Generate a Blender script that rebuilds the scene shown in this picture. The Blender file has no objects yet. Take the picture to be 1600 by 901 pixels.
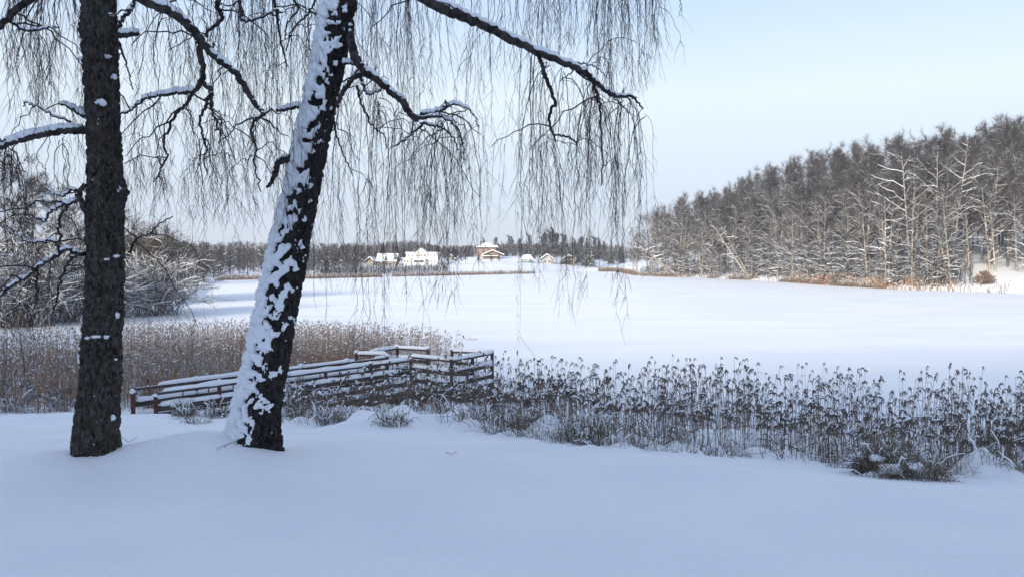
import bpy, math, random
import numpy as np
from mathutils import Vector

R_ = math.radians
sc = bpy.context.scene
COL = sc.collection

# ------------------------------------------------------------------ camera
EYE = 4.5                      # metres above the ice
FPX = 1250.0                   # focal length in pixels of the 1600 px wide photograph
HOR = 402.0                    # row of the horizon
PITCH = math.atan((450.5 - HOR) / FPX)
cam = bpy.data.cameras.new("camera")
cam.sensor_width = 36.0
cam.lens = 36.0 * FPX / 1600.0
cam.clip_start = 0.05
cam.clip_end = 6000
camo = bpy.data.objects.new("camera", cam)
camo.location = (0, 0, EYE)
camo.rotation_euler = (math.pi / 2 - PITCH, 0, 0)
COL.objects.link(camo)
sc.camera = camo

# ------------------------------------------------------------------ world, sun, exposure
SUN_EL = 17.0
SUN_AZ = -148.0                # compass-like, measured from +Y towards +X: behind the camera, to its left
world = bpy.data.worlds.new("World")
sc.world = world
world.use_nodes = True
wn = world.node_tree
wn.nodes.clear()
wo = wn.nodes.new("ShaderNodeOutputWorld")
bg = wn.nodes.new("ShaderNodeBackground")
sky = wn.nodes.new("ShaderNodeTexSky")
sky.sky_type = 'NISHITA'
sky.sun_disc = False
sky.sun_elevation = R_(SUN_EL)
sky.sun_rotation = R_(SUN_AZ)
sky.altitude = 100
sky.air_density = 1.0
sky.dust_density = 0.6
sky.ozone_density = 1.6
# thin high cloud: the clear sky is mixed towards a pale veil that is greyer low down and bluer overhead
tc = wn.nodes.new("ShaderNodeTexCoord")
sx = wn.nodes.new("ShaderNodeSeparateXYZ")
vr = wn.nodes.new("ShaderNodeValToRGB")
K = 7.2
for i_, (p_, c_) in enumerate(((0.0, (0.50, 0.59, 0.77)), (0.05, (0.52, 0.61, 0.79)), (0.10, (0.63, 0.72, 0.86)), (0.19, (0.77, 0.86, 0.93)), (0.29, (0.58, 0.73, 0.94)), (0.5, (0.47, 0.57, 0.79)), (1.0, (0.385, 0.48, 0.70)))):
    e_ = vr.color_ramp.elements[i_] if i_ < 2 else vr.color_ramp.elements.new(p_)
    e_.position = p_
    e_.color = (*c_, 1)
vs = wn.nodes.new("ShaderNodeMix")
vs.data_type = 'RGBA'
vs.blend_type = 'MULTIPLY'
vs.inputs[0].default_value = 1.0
mp = wn.nodes.new("ShaderNodeMapping")
mp.inputs['Scale'].default_value = (1.1, 1.1, 3.6)
nz = wn.nodes.new("ShaderNodeTexNoise")
nz.inputs['Scale'].default_value = 1.3
nz.inputs['Detail'].default_value = 5.0
nz.inputs['Roughness'].default_value = 0.5
cr = wn.nodes.new("ShaderNodeMapRange")
cr.inputs['From Min'].default_value = 0.35
cr.inputs['From Max'].default_value = 0.7
cr.inputs['To Min'].default_value = 0.70
cr.inputs['To Max'].default_value = 0.86
mx = wn.nodes.new("ShaderNodeMix")
mx.data_type = 'RGBA'
RGBA = lambda so, nm: [i for i in so if i.name == nm and i.type == 'RGBA'][0]
L = wn.links.new
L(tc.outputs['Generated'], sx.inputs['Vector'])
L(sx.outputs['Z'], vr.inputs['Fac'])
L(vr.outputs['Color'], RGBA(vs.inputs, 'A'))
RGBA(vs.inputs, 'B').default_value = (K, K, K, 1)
L(tc.outputs['Generated'], mp.inputs['Vector'])
L(mp.outputs['Vector'], nz.inputs['Vector'])
L(nz.outputs['Fac'], cr.inputs['Value'])
L(cr.outputs['Result'], mx.inputs[0])
L(sky.outputs['Color'], RGBA(mx.inputs, 'A'))
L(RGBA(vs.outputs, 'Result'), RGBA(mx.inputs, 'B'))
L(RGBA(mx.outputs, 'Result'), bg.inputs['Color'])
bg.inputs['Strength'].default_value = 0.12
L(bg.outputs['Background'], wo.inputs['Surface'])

sun = bpy.data.lights.new("sun", 'SUN')
sun.energy = 5.0
sun.angle = R_(6.0)
sun.color = (1.0, 0.90, 0.74)
suno = bpy.data.objects.new("sun", sun)
az = R_(SUN_AZ)
to_sun = Vector((math.sin(az) * math.cos(R_(SUN_EL)), math.cos(az) * math.cos(R_(SUN_EL)), math.sin(R_(SUN_EL))))
suno.rotation_euler = to_sun.to_track_quat('Z', 'Y').to_euler()
suno.location = to_sun * 50
COL.objects.link(suno)

sc.view_settings.view_transform = 'Standard'
sc.view_settings.look = 'None'
sc.view_settings.gamma = 1.0
sc.view_settings.use_curve_mapping = False
sc.view_settings.exposure = 0.52
sc.cycles.max_bounces = 5
sc.cycles.diffuse_bounces = 3
sc.cycles.glossy_bounces = 2
sc.cycles.transmission_bounces = 2
sc.cycles.volume_bounces = 0
sc.cycles.use_denoising = True
sc.cycles.caustics_reflective = False
sc.cycles.caustics_refractive = False

# ------------------------------------------------------------------ helpers
rng = np.random.default_rng(11)


def W(px, py, D):
    """World point seen at photograph pixel px, py and D metres ahead."""
    x = (px - 800.0) / FPX
    y = -(py - 450.5) / FPX
    c, s = math.cos(PITCH), math.sin(PITCH)
    d = np.array([x, c + y * s, -s + y * c])
    d *= D / d[1]
    return d + np.array([0, 0, EYE])


def hash3(i, j, k, s):
    h = (i.astype(np.int64) * 374761393 + j.astype(np.int64) * 668265263 + k.astype(np.int64) * 2147483647 + s * 144665) & 0xFFFFFFFF
    h = ((h ^ (h >> 13)) * 1274126177) & 0xFFFFFFFF
    h = (h ^ (h >> 16)) & 0xFFFFFFFF
    return h / 4294967295.0


def vnoise(p, s=0):
    """Value noise in [0,1] on an (n,3) array."""
    p = np.asarray(p, float)
    i = np.floor(p).astype(np.int64)
    f = p - i
    f = f * f * (3 - 2 * f)
    out = 0
    for a in (0, 1):
        for b in (0, 1):
            for c in (0, 1):
                w = (f[:, 0] if a else 1 - f[:, 0]) * (f[:, 1] if b else 1 - f[:, 1]) * (f[:, 2] if c else 1 - f[:, 2])
                out = out + w * hash3(i[:, 0] + a, i[:, 1] + b, i[:, 2] + c, s)
    return out


def fbm(p, o=4, s=0):
    p = np.asarray(p, float)
    t, a, n = 0, 1.0, 0
    for k in range(o):
        t = t + a * vnoise(p * 2 ** k + 17.3 * k, s + k)
        n += a
        a *= 0.5
    return t / n


def worley(p, s=0):
    """Distance to nearest and second-nearest jittered cell point."""
    p = np.asarray(p, float)
    i = np.floor(p).astype(np.int64)
    d1 = np.full(len(p), 9.0)
    d2 = np.full(len(p), 9.0)
    for a in (-1, 0, 1):
        for b in (-1, 0, 1):
            for c in (-1, 0, 1):
                q = i + np.array([a, b, c])
                o = np.stack([hash3(q[:, 0], q[:, 1], q[:, 2], s + k) for k in (1, 2, 3)], 1)
                d = np.linalg.norm(q + o - p, axis=1)
                n = d < d1
                d2 = np.where(n, d1, np.minimum(d2, d))
                d1 = np.where(n, d, d1)
    return d1, d2


def sstep(a, b, x):
    t = np.clip((x - a) / (b - a), 0, 1)
    return t * t * (3 - 2 * t)


class Geo:
    """Collects quads and triangles, then links them as one mesh object."""

    def __init__(self):
        self.v, self.f, self.n = [], [], 0

    def add(self, V, F, m=0):
        V = np.asarray(V, float).reshape(-1, 3)
        F = np.asarray(F, int)
        self.v.append(V)
        self.f.append((F + self.n, m))
        self.n += len(V)

    def tubes(self, P, Rr, k=3, m=0, cap=True):
        """P (T,n,3) centre lines, Rr (T,n) radii, k sides."""
        P = np.asarray(P, float)
        Rr = np.asarray(Rr, float)
        if P.ndim == 2:
            P, Rr = P[None], Rr[None]
        T, n, _ = P.shape
        if T == 0:
            return
        tg = np.gradient(P, axis=1)
        tg /= np.linalg.norm(tg, axis=2, keepdims=True) + 1e-12
        ch = P[:, -1] - P[:, 0]
        ch /= np.linalg.norm(ch, axis=1, keepdims=True) + 1e-12
        ref = np.cross(ch, np.array([0.31, 0.83, 0.47]))
        ref /= np.linalg.norm(ref, axis=1, keepdims=True) + 1e-12
        u = np.cross(tg, ref[:, None, :])
        u /= np.linalg.norm(u, axis=2, keepdims=True) + 1e-12
        w = np.cross(tg, u)
        a = np.arange(k) * 2 * np.pi / k
        V = P[:, :, None, :] + Rr[:, :, None, None] * (np.cos(a)[None, None, :, None] * u[:, :, None, :] + np.sin(a)[None, None, :, None] * w[:, :, None, :])
        idx = np.arange(T * n * k).reshape(T, n, k)
        A = idx[:, :-1, :]
        B = np.roll(A, -1, axis=2)
        Cc = np.roll(idx[:, 1:, :], -1, axis=2)
        D = idx[:, 1:, :]
        F = np.stack([A, B, Cc, D], -1).reshape(-1, 4)
        self.add(V, F, m)

    def grid(self, V, m=0, closed_u=False):
        """V (a,b,3) sheet."""
        a, b, _ = V.shape
        idx = np.arange(a * b).reshape(a, b)
        if closed_u:
            A = idx[:-1]
            B = np.roll(A, -1, 1)
            C = np.roll(idx[1:], -1, 1)
            D = idx[1:]
        else:
            A, B, C, D = idx[:-1, :-1], idx[:-1, 1:], idx[1:, 1:], idx[1:, :-1]
        self.add(V.reshape(-1, 3), np.stack([A, B, C, D], -1).reshape(-1, 4), m)

    def box(self, c, s, rz=0.0, m=0, top=None):
        """Box centred at c, full sizes s, turned by rz; top=(fx,fy) tapers the top."""
        fx, fy = top or (1, 1)
        x, y, z = s[0] / 2, s[1] / 2, s[2] / 2
        V = np.array([[-x, -y, -z], [x, -y, -z], [x, y, -z], [-x, y, -z], [-x * fx, -y * fy, z], [x * fx, -y * fy, z], [x * fx, y * fy, z], [-x * fx, y * fy, z]])
        cs, sn = math.cos(rz), math.sin(rz)
        V = np.stack([V[:, 0] * cs - V[:, 1] * sn, V[:, 0] * sn + V[:, 1] * cs, V[:, 2]], 1) + np.asarray(c, float)
        self.add(V, [[0, 3, 2, 1], [4, 5, 6, 7], [0, 1, 5, 4], [1, 2, 6, 5], [2, 3, 7, 6], [3, 0, 4, 7]], m)

    def beam(self, a, b, w, h, m=0):
        """Straight board from a to b, w thick across, h tall."""
        a, b = np.asarray(a, float), np.asarray(b, float)
        d = b - a
        n = np.array([-d[1], d[0], 0.0])
        n /= np.linalg.norm(n) + 1e-9
        up = np.array([0, 0, 1.0])
        V = []
        for p in (a, b):
            for sx, sz in ((-1, -1), (1, -1), (1, 1), (-1, 1)):
                V.append(p + n * sx * w / 2 + up * sz * h / 2)
        self.add(V, [[0, 1, 2, 3], [7, 6, 5, 4], [0, 4, 5, 1], [1, 5, 6, 2], [2, 6, 7, 3], [3, 7, 4, 0]], m)

    def build(self, name, mats, parent=None, smooth=False, loc=None):
        me = bpy.data.meshes.new(name)
        V = np.concatenate(self.v) if self.v else np.zeros((0, 3))
        if loc is not None:
            V = V - np.asarray(loc, float)
        me.vertices.add(len(V))
        me.vertices.foreach_set('co', V.astype(np.float32).ravel())
        loops = [f.ravel() for f, m in self.f]
        cnt = [np.full(len(f), f.shape[1]) for f, m in self.f]
        mi = [np.full(len(f), m) for f, m in self.f]
        loops = np.concatenate(loops)
        cnt = np.concatenate(cnt)
        mi = np.concatenate(mi)
        me.loops.add(len(loops))
        me.loops.foreach_set('vertex_index', loops.astype(np.int32))
        me.polygons.add(len(cnt))
        st = np.concatenate([[0], np.cumsum(cnt)[:-1]])
        me.polygons.foreach_set('loop_start', st.astype(np.int32))
        me.polygons.foreach_set('loop_total', cnt.astype(np.int32))
        me.polygons.foreach_set('material_index', mi.astype(np.int32))
        me.polygons.foreach_set('use_smooth', np.full(len(cnt), smooth))
        for mm in (mats if isinstance(mats, (list, tuple)) else [mats]):
            me.materials.append(mm)
        me.update(calc_edges=True)
        me.validate()
        o = bpy.data.objects.new(name, me)
        COL.objects.link(o)
        if parent is not None:
            o.parent = parent
        if loc is not None:
            o.location = loc
        return o


def tag(o, label=None, cat=None, group=None, kind=None):
    if label:
        o['label'] = label
    if cat:
        o['category'] = cat
    if group:
        o['group'] = group
    if kind:
        o['kind'] = kind
    return o


def empty(name, loc=(0, 0, 0), rz=0.0, label=None, cat=None, group=None):
    o = bpy.data.objects.new(name, None)
    o.empty_display_size = 0.3
    o.location = loc
    o.rotation_euler = (0, 0, rz)
    COL.objects.link(o)
    return tag(o, label, cat, group)


def copy_tree(o, parent=None):
    c = o.copy()
    COL.objects.link(c)
    if parent is not None:
        c.parent = parent
    for ch in list(KIDS.get(o.name, [])):
        d = copy_tree(ch, c)
    return c


KIDS = {}


def own(parent, child):
    KIDS.setdefault(parent.name, []).append(child)
    return child


def spline(pts, n, jit=0.0, r=None):
    """Catmull-Rom through pts, n samples; optional small random kinks."""
    p = np.asarray(pts, float)
    q = np.vstack([2 * p[0] - p[1], p, 2 * p[-1] - p[-2]])
    t = np.linspace(0, len(p) - 1 - 1e-6, n)
    i = t.astype(int)
    f = (t - i)[:, None]
    a, b, c, d = q[i], q[i + 1], q[i + 2], q[i + 3]
    out = 0.5 * (2 * b + (c - a) * f + (2 * a - 5 * b + 4 * c - d) * f ** 2 + (3 * b - a - 3 * c + d) * f ** 3)
    if jit:
        k = (r or rng).normal(0, jit, out.shape)
        k[0] = k[-1] = 0
        out += k
    return out


def norm(v):
    v = np.asarray(v, float)
    return v / (np.linalg.norm(v, axis=-1, keepdims=True) + 1e-12)


# ------------------------------------------------------------------ materials
def mat(name, c1, c2=None, scale=5.0, rough=0.85, bump=0.0, bscale=20.0, detail=4.0, stretch=(1, 1, 1), spec=0.2, lo=0.4, hi=0.6, coord='Object', rand=0.0):
    m = bpy.data.materials.new(name)
    m.use_nodes = True
    nt = m.node_tree
    b = nt.nodes['Principled BSDF']
    b.inputs['Roughness'].default_value = rough
    b.inputs['Specular IOR Level'].default_value = spec
    b.inputs['Base Color'].default_value = (*c1, 1)
    tcn = nt.nodes.new('ShaderNodeTexCoord')
    mpn = nt.nodes.new('ShaderNodeMapping')
    mpn.inputs['Scale'].default_value = stretch
    nt.links.new(tcn.outputs[coord], mpn.inputs['Vector'])
    col = None
    if c2 is not None:
        n = nt.nodes.new('ShaderNodeTexNoise')
        n.inputs['Scale'].default_value = scale
        n.inputs['Detail'].default_value = detail
        nt.links.new(mpn.outputs['Vector'], n.inputs['Vector'])
        r = nt.nodes.new('ShaderNodeValToRGB')
        r.color_ramp.elements[0].position = lo
        r.color_ramp.elements[1].position = hi
        r.color_ramp.elements[0].color = (*c1, 1)
        r.color_ramp.elements[1].color = (*c2, 1)
        nt.links.new(n.outputs['Fac'], r.inputs['Fac'])
        col = r.outputs['Color']
    if rand:
        oi = nt.nodes.new('ShaderNodeObjectInfo')
        hv = nt.nodes.new('ShaderNodeHueSaturation')
        mr = nt.nodes.new('ShaderNodeMapRange')
        mr.inputs['To Min'].default_value = 1 - rand
        mr.inputs['To Max'].default_value = 1 + rand
        nt.links.new(oi.outputs['Random'], mr.inputs['Value'])
        nt.links.new(mr.outputs['Result'], hv.inputs['Value'])
        if col is not None:
            nt.links.new(col, hv.inputs['Color'])
        else:
            hv.inputs['Color'].default_value = (*c1, 1)
        col = hv.outputs['Color']
    if col is not None:
        nt.links.new(col, b.inputs['Base Color'])
    if bump:
        n2 = nt.nodes.new('ShaderNodeTexNoise')
        n2.inputs['Scale'].default_value = bscale
        n2.inputs['Detail'].default_value = 5.0
        nt.links.new(mpn.outputs['Vector'], n2.inputs['Vector'])
        bp = nt.nodes.new('ShaderNodeBump')
        bp.inputs['Strength'].default_value = bump
        bp.inputs['Distance'].default_value = 0.05
        nt.links.new(n2.outputs['Fac'], bp.inputs['Height'])
        nt.links.new(bp.outputs['Normal'], b.inputs['Normal'])
    return m


M = {}
M['snow'] = mat('snow', (0.86, 0.885, 0.92), (0.90, 0.92, 0.945), 0.8, 0.6, 0.5, 26.0)
M['snow_clump'] = mat('clumped_snow', (0.86, 0.885, 0.92), None, rough=0.6, bump=0.35, bscale=45.0)
M['ice'] = mat('snowed_ice', (0.85, 0.88, 0.92), (0.91, 0.925, 0.945), 0.16, 0.5, 0.35, 0.5, 7.0, (0.45, 1.3, 1), 0.25, 0.42, 0.58)
M['birch_twig'] = mat('birch_twigs', (0.030, 0.024, 0.030), (0.055, 0.042, 0.045), 6.0, 0.8)
M['branch'] = mat('branch_bark', (0.022, 0.020, 0.020), (0.075, 0.066, 0.060), 14.0, 0.9, 0.6, 40.0)
M['pale_bark'] = mat('pale_birch_bark', (0.42, 0.385, 0.345), (0.20, 0.18, 0.16), 1.6, 0.8, detail=3, stretch=(1, 1, 2.5), rand=0.12)
M['grey_bark'] = mat('grey_bark', (0.13, 0.115, 0.10), (0.25, 0.225, 0.20), 1.3, 0.9, rand=0.15)
M['crown_twig'] = mat('fine_bare_twigs', (0.048, 0.046, 0.050), (0.078, 0.074, 0.077), 0.5, 0.9, rand=0.18)
M['rust_twig'] = mat('rusty_bare_twigs', (0.17, 0.12, 0.08), (0.13, 0.10, 0.075), 0.5, 0.9)
M['willow_twig'] = mat('willow_twigs', (0.12, 0.105, 0.095), (0.17, 0.15, 0.135), 0.5, 0.9)
M['far_twig'] = mat('far_wood_twigs', (0.060, 0.058, 0.062), (0.09, 0.085, 0.086), 0.05, 0.95)
M['fir'] = mat('fir_needles', (0.022, 0.035, 0.026), (0.035, 0.050, 0.034), 1.0, 0.9)
M['reed_dark'] = mat('weathered_reed', (0.11, 0.088, 0.068), (0.20, 0.16, 0.12), 1.2, 0.85, rand=0.2)
M['plume_dark'] = mat('dark_plume', (0.085, 0.066, 0.056), (0.15, 0.115, 0.095), 3.0, 0.95, rand=0.2)
M['reed_tan'] = mat('tan_reed', (0.34, 0.19, 0.095), (0.22, 0.17, 0.13), 0.25, 0.85, lo=0.40, hi=0.60)
M['plume_tan'] = mat('frosted_plume', (0.40, 0.35, 0.32), (0.19, 0.155, 0.13), 2.0, 0.95)
M['rust_reed'] = mat('rusty_reed', (0.27, 0.19, 0.14), (0.22, 0.17, 0.14), 0.05, 0.9)
M['weathered_wood'] = mat('weathered_wood', (0.055, 0.045, 0.042), (0.095, 0.078, 0.070), 4.0, 0.85, 0.4, 30.0, stretch=(1, 1, 6))
M['red_wood'] = mat('red_brown_post', (0.085, 0.035, 0.032), (0.12, 0.055, 0.045), 6.0, 0.8, 0.3, 30.0)
M['grass'] = mat('dry_grass', (0.10, 0.078, 0.058), (0.19, 0.15, 0.105), 3.0, 0.9)
M['white_wall'] = mat('white_render', (0.80, 0.78, 0.74), (0.74, 0.72, 0.69), 0.6, 0.8)
M['brick'] = mat('red_brick', (0.26, 0.145, 0.11), (0.22, 0.125, 0.10), 1.5, 0.85)
M['timber'] = mat('brown_timber', (0.20, 0.145, 0.10), (0.28, 0.20, 0.13), 1.5, 0.85, stretch=(1, 1, 5))
M['mint'] = mat('mint_paint', (0.34, 0.50, 0.43), (0.30, 0.45, 0.40), 1.0, 0.7)
M['green'] = mat('dark_green_paint', (0.022, 0.075, 0.06), (0.03, 0.09, 0.07), 1.0, 0.6)
M['roofing'] = mat('dark_roofing', (0.06, 0.055, 0.055), (0.09, 0.08, 0.075), 1.0, 0.8)
M['trim'] = mat('white_trim', (0.72, 0.72, 0.70), None, rough=0.6)
M['glass'] = mat('window_glass', (0.03, 0.035, 0.045), None, rough=0.08, spec=0.5)
M['stone'] = mat('grey_render', (0.38, 0.36, 0.34), (0.45, 0.43, 0.41), 1.0, 0.85)


def bark_material(name, dark, mid, spot, lich):
    m = bpy.data.materials.new(name)
    m.use_nodes = True
    nt = m.node_tree
    b = nt.nodes['Principled BSDF']
    b.inputs['Roughness'].default_value = 0.92
    b.inputs['Specular IOR Level'].default_value = 0.15
    tcn = nt.nodes.new('ShaderNodeTexCoord')
    mpn = nt.nodes.new('ShaderNodeMapping')
    mpn.inputs['Scale'].default_value = (1, 1, 0.55)
    nt.links.new(tcn.outputs['Object'], mpn.inputs['Vector'])

    def noise(s, d=5.0, dist=0.0):
        n = nt.nodes.new('ShaderNodeTexNoise')
        n.inputs['Scale'].default_value = s
        n.inputs['Detail'].default_value = d
        n.inputs['Distortion'].default_value = dist
        nt.links.new(mpn.outputs['Vector'], n.inputs['Vector'])
        return n.outputs['Fac']

    def ramp(f, a, bb, ca, cb):
        r = nt.nodes.new('ShaderNodeValToRGB')
        r.color_ramp.elements[0].position = a
        r.color_ramp.elements[1].position = bb
        r.color_ramp.elements[0].color = (*ca, 1)
        r.color_ramp.elements[1].color = (*cb, 1)
        nt.links.new(f, r.inputs['Fac'])
        return r.outputs['Color']

    def mix(f, a, bb):
        x = nt.nodes.new('ShaderNodeMix')
        x.data_type = 'RGBA'
        ia = [i for i in x.inputs if i.name == 'A' and i.type == 'RGBA'][0]
        ib = [i for i in x.inputs if i.name == 'B' and i.type == 'RGBA'][0]
        nt.links.new(f, x.inputs[0])
        nt.links.new(a, ia)
        if isinstance(bb, tuple):
            ib.default_value = (*bb, 1)
        else:
            nt.links.new(bb, ib)
        return [o for o in x.outputs if o.type == 'RGBA'][0]

    w = (0.0, 0.0, 0.0)
    one = (1.0, 1.0, 1.0)
    vo = nt.nodes.new('ShaderNodeTexVoronoi')
    vo.inputs['Scale'].default_value = 46
    nt.links.new(mpn.outputs['Vector'], vo.inputs['Vector'])
    ve = nt.nodes.new('ShaderNodeTexVoronoi')
    ve.feature = 'DISTANCE_TO_EDGE'
    ve.inputs['Scale'].default_value = 46
    nt.links.new(mpn.outputs['Vector'], ve.inputs['Vector'])
    base = ramp(noise(22, 6, 0.6), 0.35, 0.68, dark, mid)
    sv = nt.nodes.new('ShaderNodeSeparateColor')
    nt.links.new(vo.outputs['Color'], sv.inputs['Color'])
    base = mix(ramp(sv.outputs[0], 0.55, 0.9, (0.0, 0.0, 0.0), (0.6, 0.6, 0.6)), base, tuple(c * 1.35 for c in mid))
    base = mix(ramp(noise(5, 4), 0.60, 0.70, w, (0.55, 0.55, 0.55)), base, lich)
    base = mix(ramp(noise(3.1, 3), 0.64, 0.72, w, (0.5, 0.5, 0.5)), base, spot)
    nt.links.new(base, b.inputs['Base Color'])
    bp = nt.nodes.new('ShaderNodeBump')
    bp.inputs['Strength'].default_value = 0.9
    bp.inputs['Distance'].default_value = 0.03
    ad = nt.nodes.new('ShaderNodeMath')
    ad.operation = 'MULTIPLY_ADD'
    ad.inputs[1].default_value = 3.0
    cl = nt.nodes.new('ShaderNodeMath')
    cl.operation = 'MINIMUM'
    cl.inputs[1].default_value = 0.16
    nt.links.new(ve.outputs['Distance'], cl.inputs[0])
    nt.links.new(cl.outputs[0], ad.inputs[0])
    nt.links.new(noise(34, 8, 0.5), ad.inputs[2])
    nt.links.new(ad.outputs[0], bp.inputs['Height'])
    nt.links.new(bp.outputs['Normal'], b.inputs['Normal'])
    return m


M['old_bark'] = bark_material('old_bark', (0.020, 0.017, 0.015), (0.105, 0.095, 0.080), (0.17, 0.08, 0.05), (0.12, 0.135, 0.10))
M['dark_bark'] = bark_material('dark_birch_bark', (0.014, 0.012, 0.012), (0.055, 0.050, 0.046), (0.07, 0.045, 0.035), (0.06, 0.07, 0.055))

# ------------------------------------------------------------------ terrain
def px_to_th(px):
    return np.arctan2((np.asarray(px, float) - 800.0), FPX)


# far edge of the ice, metres from the camera, along bearings given as photo columns
SH_PX = [-1800, -700, 0, 150, 262, 300, 330, 345, 500, 700, 830, 900, 960, 985, 1000, 1170, 1300, 1400, 1600, 1900, 2600, 4500]
SH_D = [38, 44, 54, 59, 66, 80, 140, 160, 172, 200, 222, 262, 258, 215, 196, 160, 128, 113, 100, 90, 80, 70]
# slope of the land behind that edge and how high it climbs
SL_PX = [-900, 0, 330, 480, 600, 700, 780, 860, 950, 1000, 1100, 1200, 1300, 1400, 1600, 2200]
SL_S = [0.04, 0.04, 0.012, 0.012, 0.02, 0.035, 0.06, 0.045, 0.02, 0.03, 0.08, 0.14, 0.17, 0.19, 0.22, 0.2]
SL_C = [5, 5, 5, 5, 6, 7, 8, 7, 5, 3.5, 6, 10, 13, 15, 19, 18]
SH_T, SL_T = px_to_th(SH_PX), px_to_th(SL_PX)

NL_D = [-5, 4, 7.2, 10, 14, 18, 22, 26, 32, 60]
NL_Z = [2.95, 2.88, 2.76, 2.3, 1.6, 0.93, 0.35, -0.05, -0.25, -0.3]
NR_D = [-5, 4, 7, 10, 12, 15, 19, 23, 30, 60]
NR_Z = [2.95, 2.86, 2.45, 1.72, 1.22, 0.62, 0.06, -0.2, -0.3, -0.3]


def smooth_interp(x, xp, fp):
    x = np.asarray(x, float)
    s = 0
    for o in (-0.9, -0.45, 0, 0.45, 0.9):
        s = s + np.interp(x + o, xp, fp)
    return s / 5


def shore_D(th):
    return np.interp(th, SH_T, SH_D)


def near_z(x, y):
    k = x / np.maximum(np.abs(y), 6.0)
    t = sstep(-0.12, 0.62, k)
    z = smooth_interp(y, NL_D, NL_Z) * (1 - t) + smooth_interp(y, NR_D, NR_Z) * t
    return z


def ground_h(x, y, detail=True):
    x = np.asarray(x, float)
    y = np.asarray(y, float)
    x, y = np.broadcast_arrays(x, y)
    shp = x.shape
    x = x.ravel()
    y = y.ravel()
    near = near_z(x, y)
    # unseen treeless hill behind the camera, added and raised to shade the near bank
    hb = 23.0 + 1.5 * np.sin(x * 0.05) + 5 * sstep(-30, -90, x)
    near = near + hb * sstep(6, 36, -y)
    th = np.arctan2(x, np.maximum(y, 1e-3))
    ys = shore_D(th)
    d = y - ys
    sl = np.interp(th, SL_T, SL_S)
    cp = np.interp(th, SL_T, SL_C)
    dd = np.maximum(d, 0)
    far = -0.3 + 0.6 * sstep(-1.5, 2.5, d) + cp * (1 - np.exp(-dd * sl / cp)) + 0.0012 * dd
    far = np.where(y > 8, far, -0.3)
    z = np.maximum(near, far)
    if detail:
        P = np.stack([x, y, np.zeros_like(x)], 1)
        nearm = sstep(34, 14, y) * (y > -10)
        # gentle undulation
        z = z + nearm * 0.16 * (fbm(P * 0.22, 2, 5) - 0.5)
        # lumpy snow caught in the weeds at the edge of the reeds
        edge = sstep(10.2, 12.5, y) * sstep(26, 18, y) * (0.18 + 0.82 * sstep(-0.30, -0.16, x / np.maximum(y, 1)))
        lump = fbm(P * 1.3, 3, 9)
        z = z + edge * 1.1 * np.maximum(lump - 0.47, 0) + edge * 0.22 * (fbm(P * 3.6, 2, 12) - 0.5)
        # clumps of snow caught among the stems where the reeds begin
        if FD is not None:
            pxl = 800 + FPX * x / np.maximum(y, 1.0)
            e2 = np.exp(-((y - np.interp(pxl, FD_PX, FD) - 0.25) / 0.75) ** 2) * sstep(420, 480, pxl) * (y > 5)
            z = z + e2 * (0.45 + 0.55 * sstep(760, 820, pxl)) * (0.85 * np.maximum(fbm(P * 1.7, 2, 71) - 0.48, 0) + 0.55 * np.maximum(fbm(P * 4.2, 2, 72) - 0.55, 0))
        # far relief
        farm = sstep(1, 12, d)
        z = z + farm * 1.2 * (fbm(P * 0.045, 3, 21) - 0.5) * np.clip(d / 40, 0.15, 1)
        # drifts and hollows at the two trunks
        for (cx, cy, a, s) in MOUNDS:
            z = z + a * np.exp(-((x - cx) ** 2 + (y - cy) ** 2) / (2 * s * s))
    return z.reshape(shp)


MOUNDS = []
FD_PX = FD = None
tA = W(148, 722, 7.0)
tB = W(398, 688, 7.4)
MOUNDS += [(tB[0] - 0.38, tB[1] - 0.05, 0.16, 0.28), (tB[0] - 0.9, tB[1] + 0.1, 0.07, 0.5), (tB[0] + 0.05, tB[1] - 0.45, 0.06, 0.3), (tA[0] - 0.45, tA[1] - 0.1, 0.10, 0.35), (tA[0] + 0.45, tA[1] + 0.1, 0.08, 0.3)]


FR_PX = [380, 440, 560, 700, 800, 1000, 1200, 1400, 1500, 1600, 1800]
FR_PY = [655, 661, 664, 664, 678, 700, 716, 742, 746, 748, 752]


def front_D(px):
    """Distance at which the ground meets the front line of the reeds."""
    py = np.interp(px, FR_PX, FR_PY)
    for D in np.arange(8.5, 24, 0.1):
        p = W(px, py, D)
        if ground_h(p[0], p[1], False) >= p[2]:
            return D
    return 15.0


FD_PX = np.arange(380, 2100, 40)
FD = np.array([front_D(p) for p in FD_PX])


def gz(x, y):
    return float(ground_h(np.array([x]), np.array([y]))[0])


# one sheet, polar so that it is finest close to the viewer's bank
ths = np.concatenate([np.linspace(-np.pi, -0.75, 50)[:-1], np.linspace(-0.75, 0.75, 560), np.linspace(0.75, np.pi, 50)[1:]])
rs = np.concatenate([np.linspace(0.2, 3.0, 15)[:-1], np.geomspace(3.0, 30, 230)[:-1], np.geomspace(30, 420, 230)[:-1], np.geomspace(420, 900, 16)])
RR, TT = np.meshgrid(rs, ths, indexing='ij')
GX, GY = RR * np.sin(TT), RR * np.cos(TT)
GZ = ground_h(GX, GY)
g = Geo()
g.grid(np.stack([GX, GY, GZ], -1)[:, ::-1])
tag(g.build('ground', M['snow'], smooth=True), 'blue shaded snow covering the bank and the land round the lake', 'ground', kind='structure')

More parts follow.
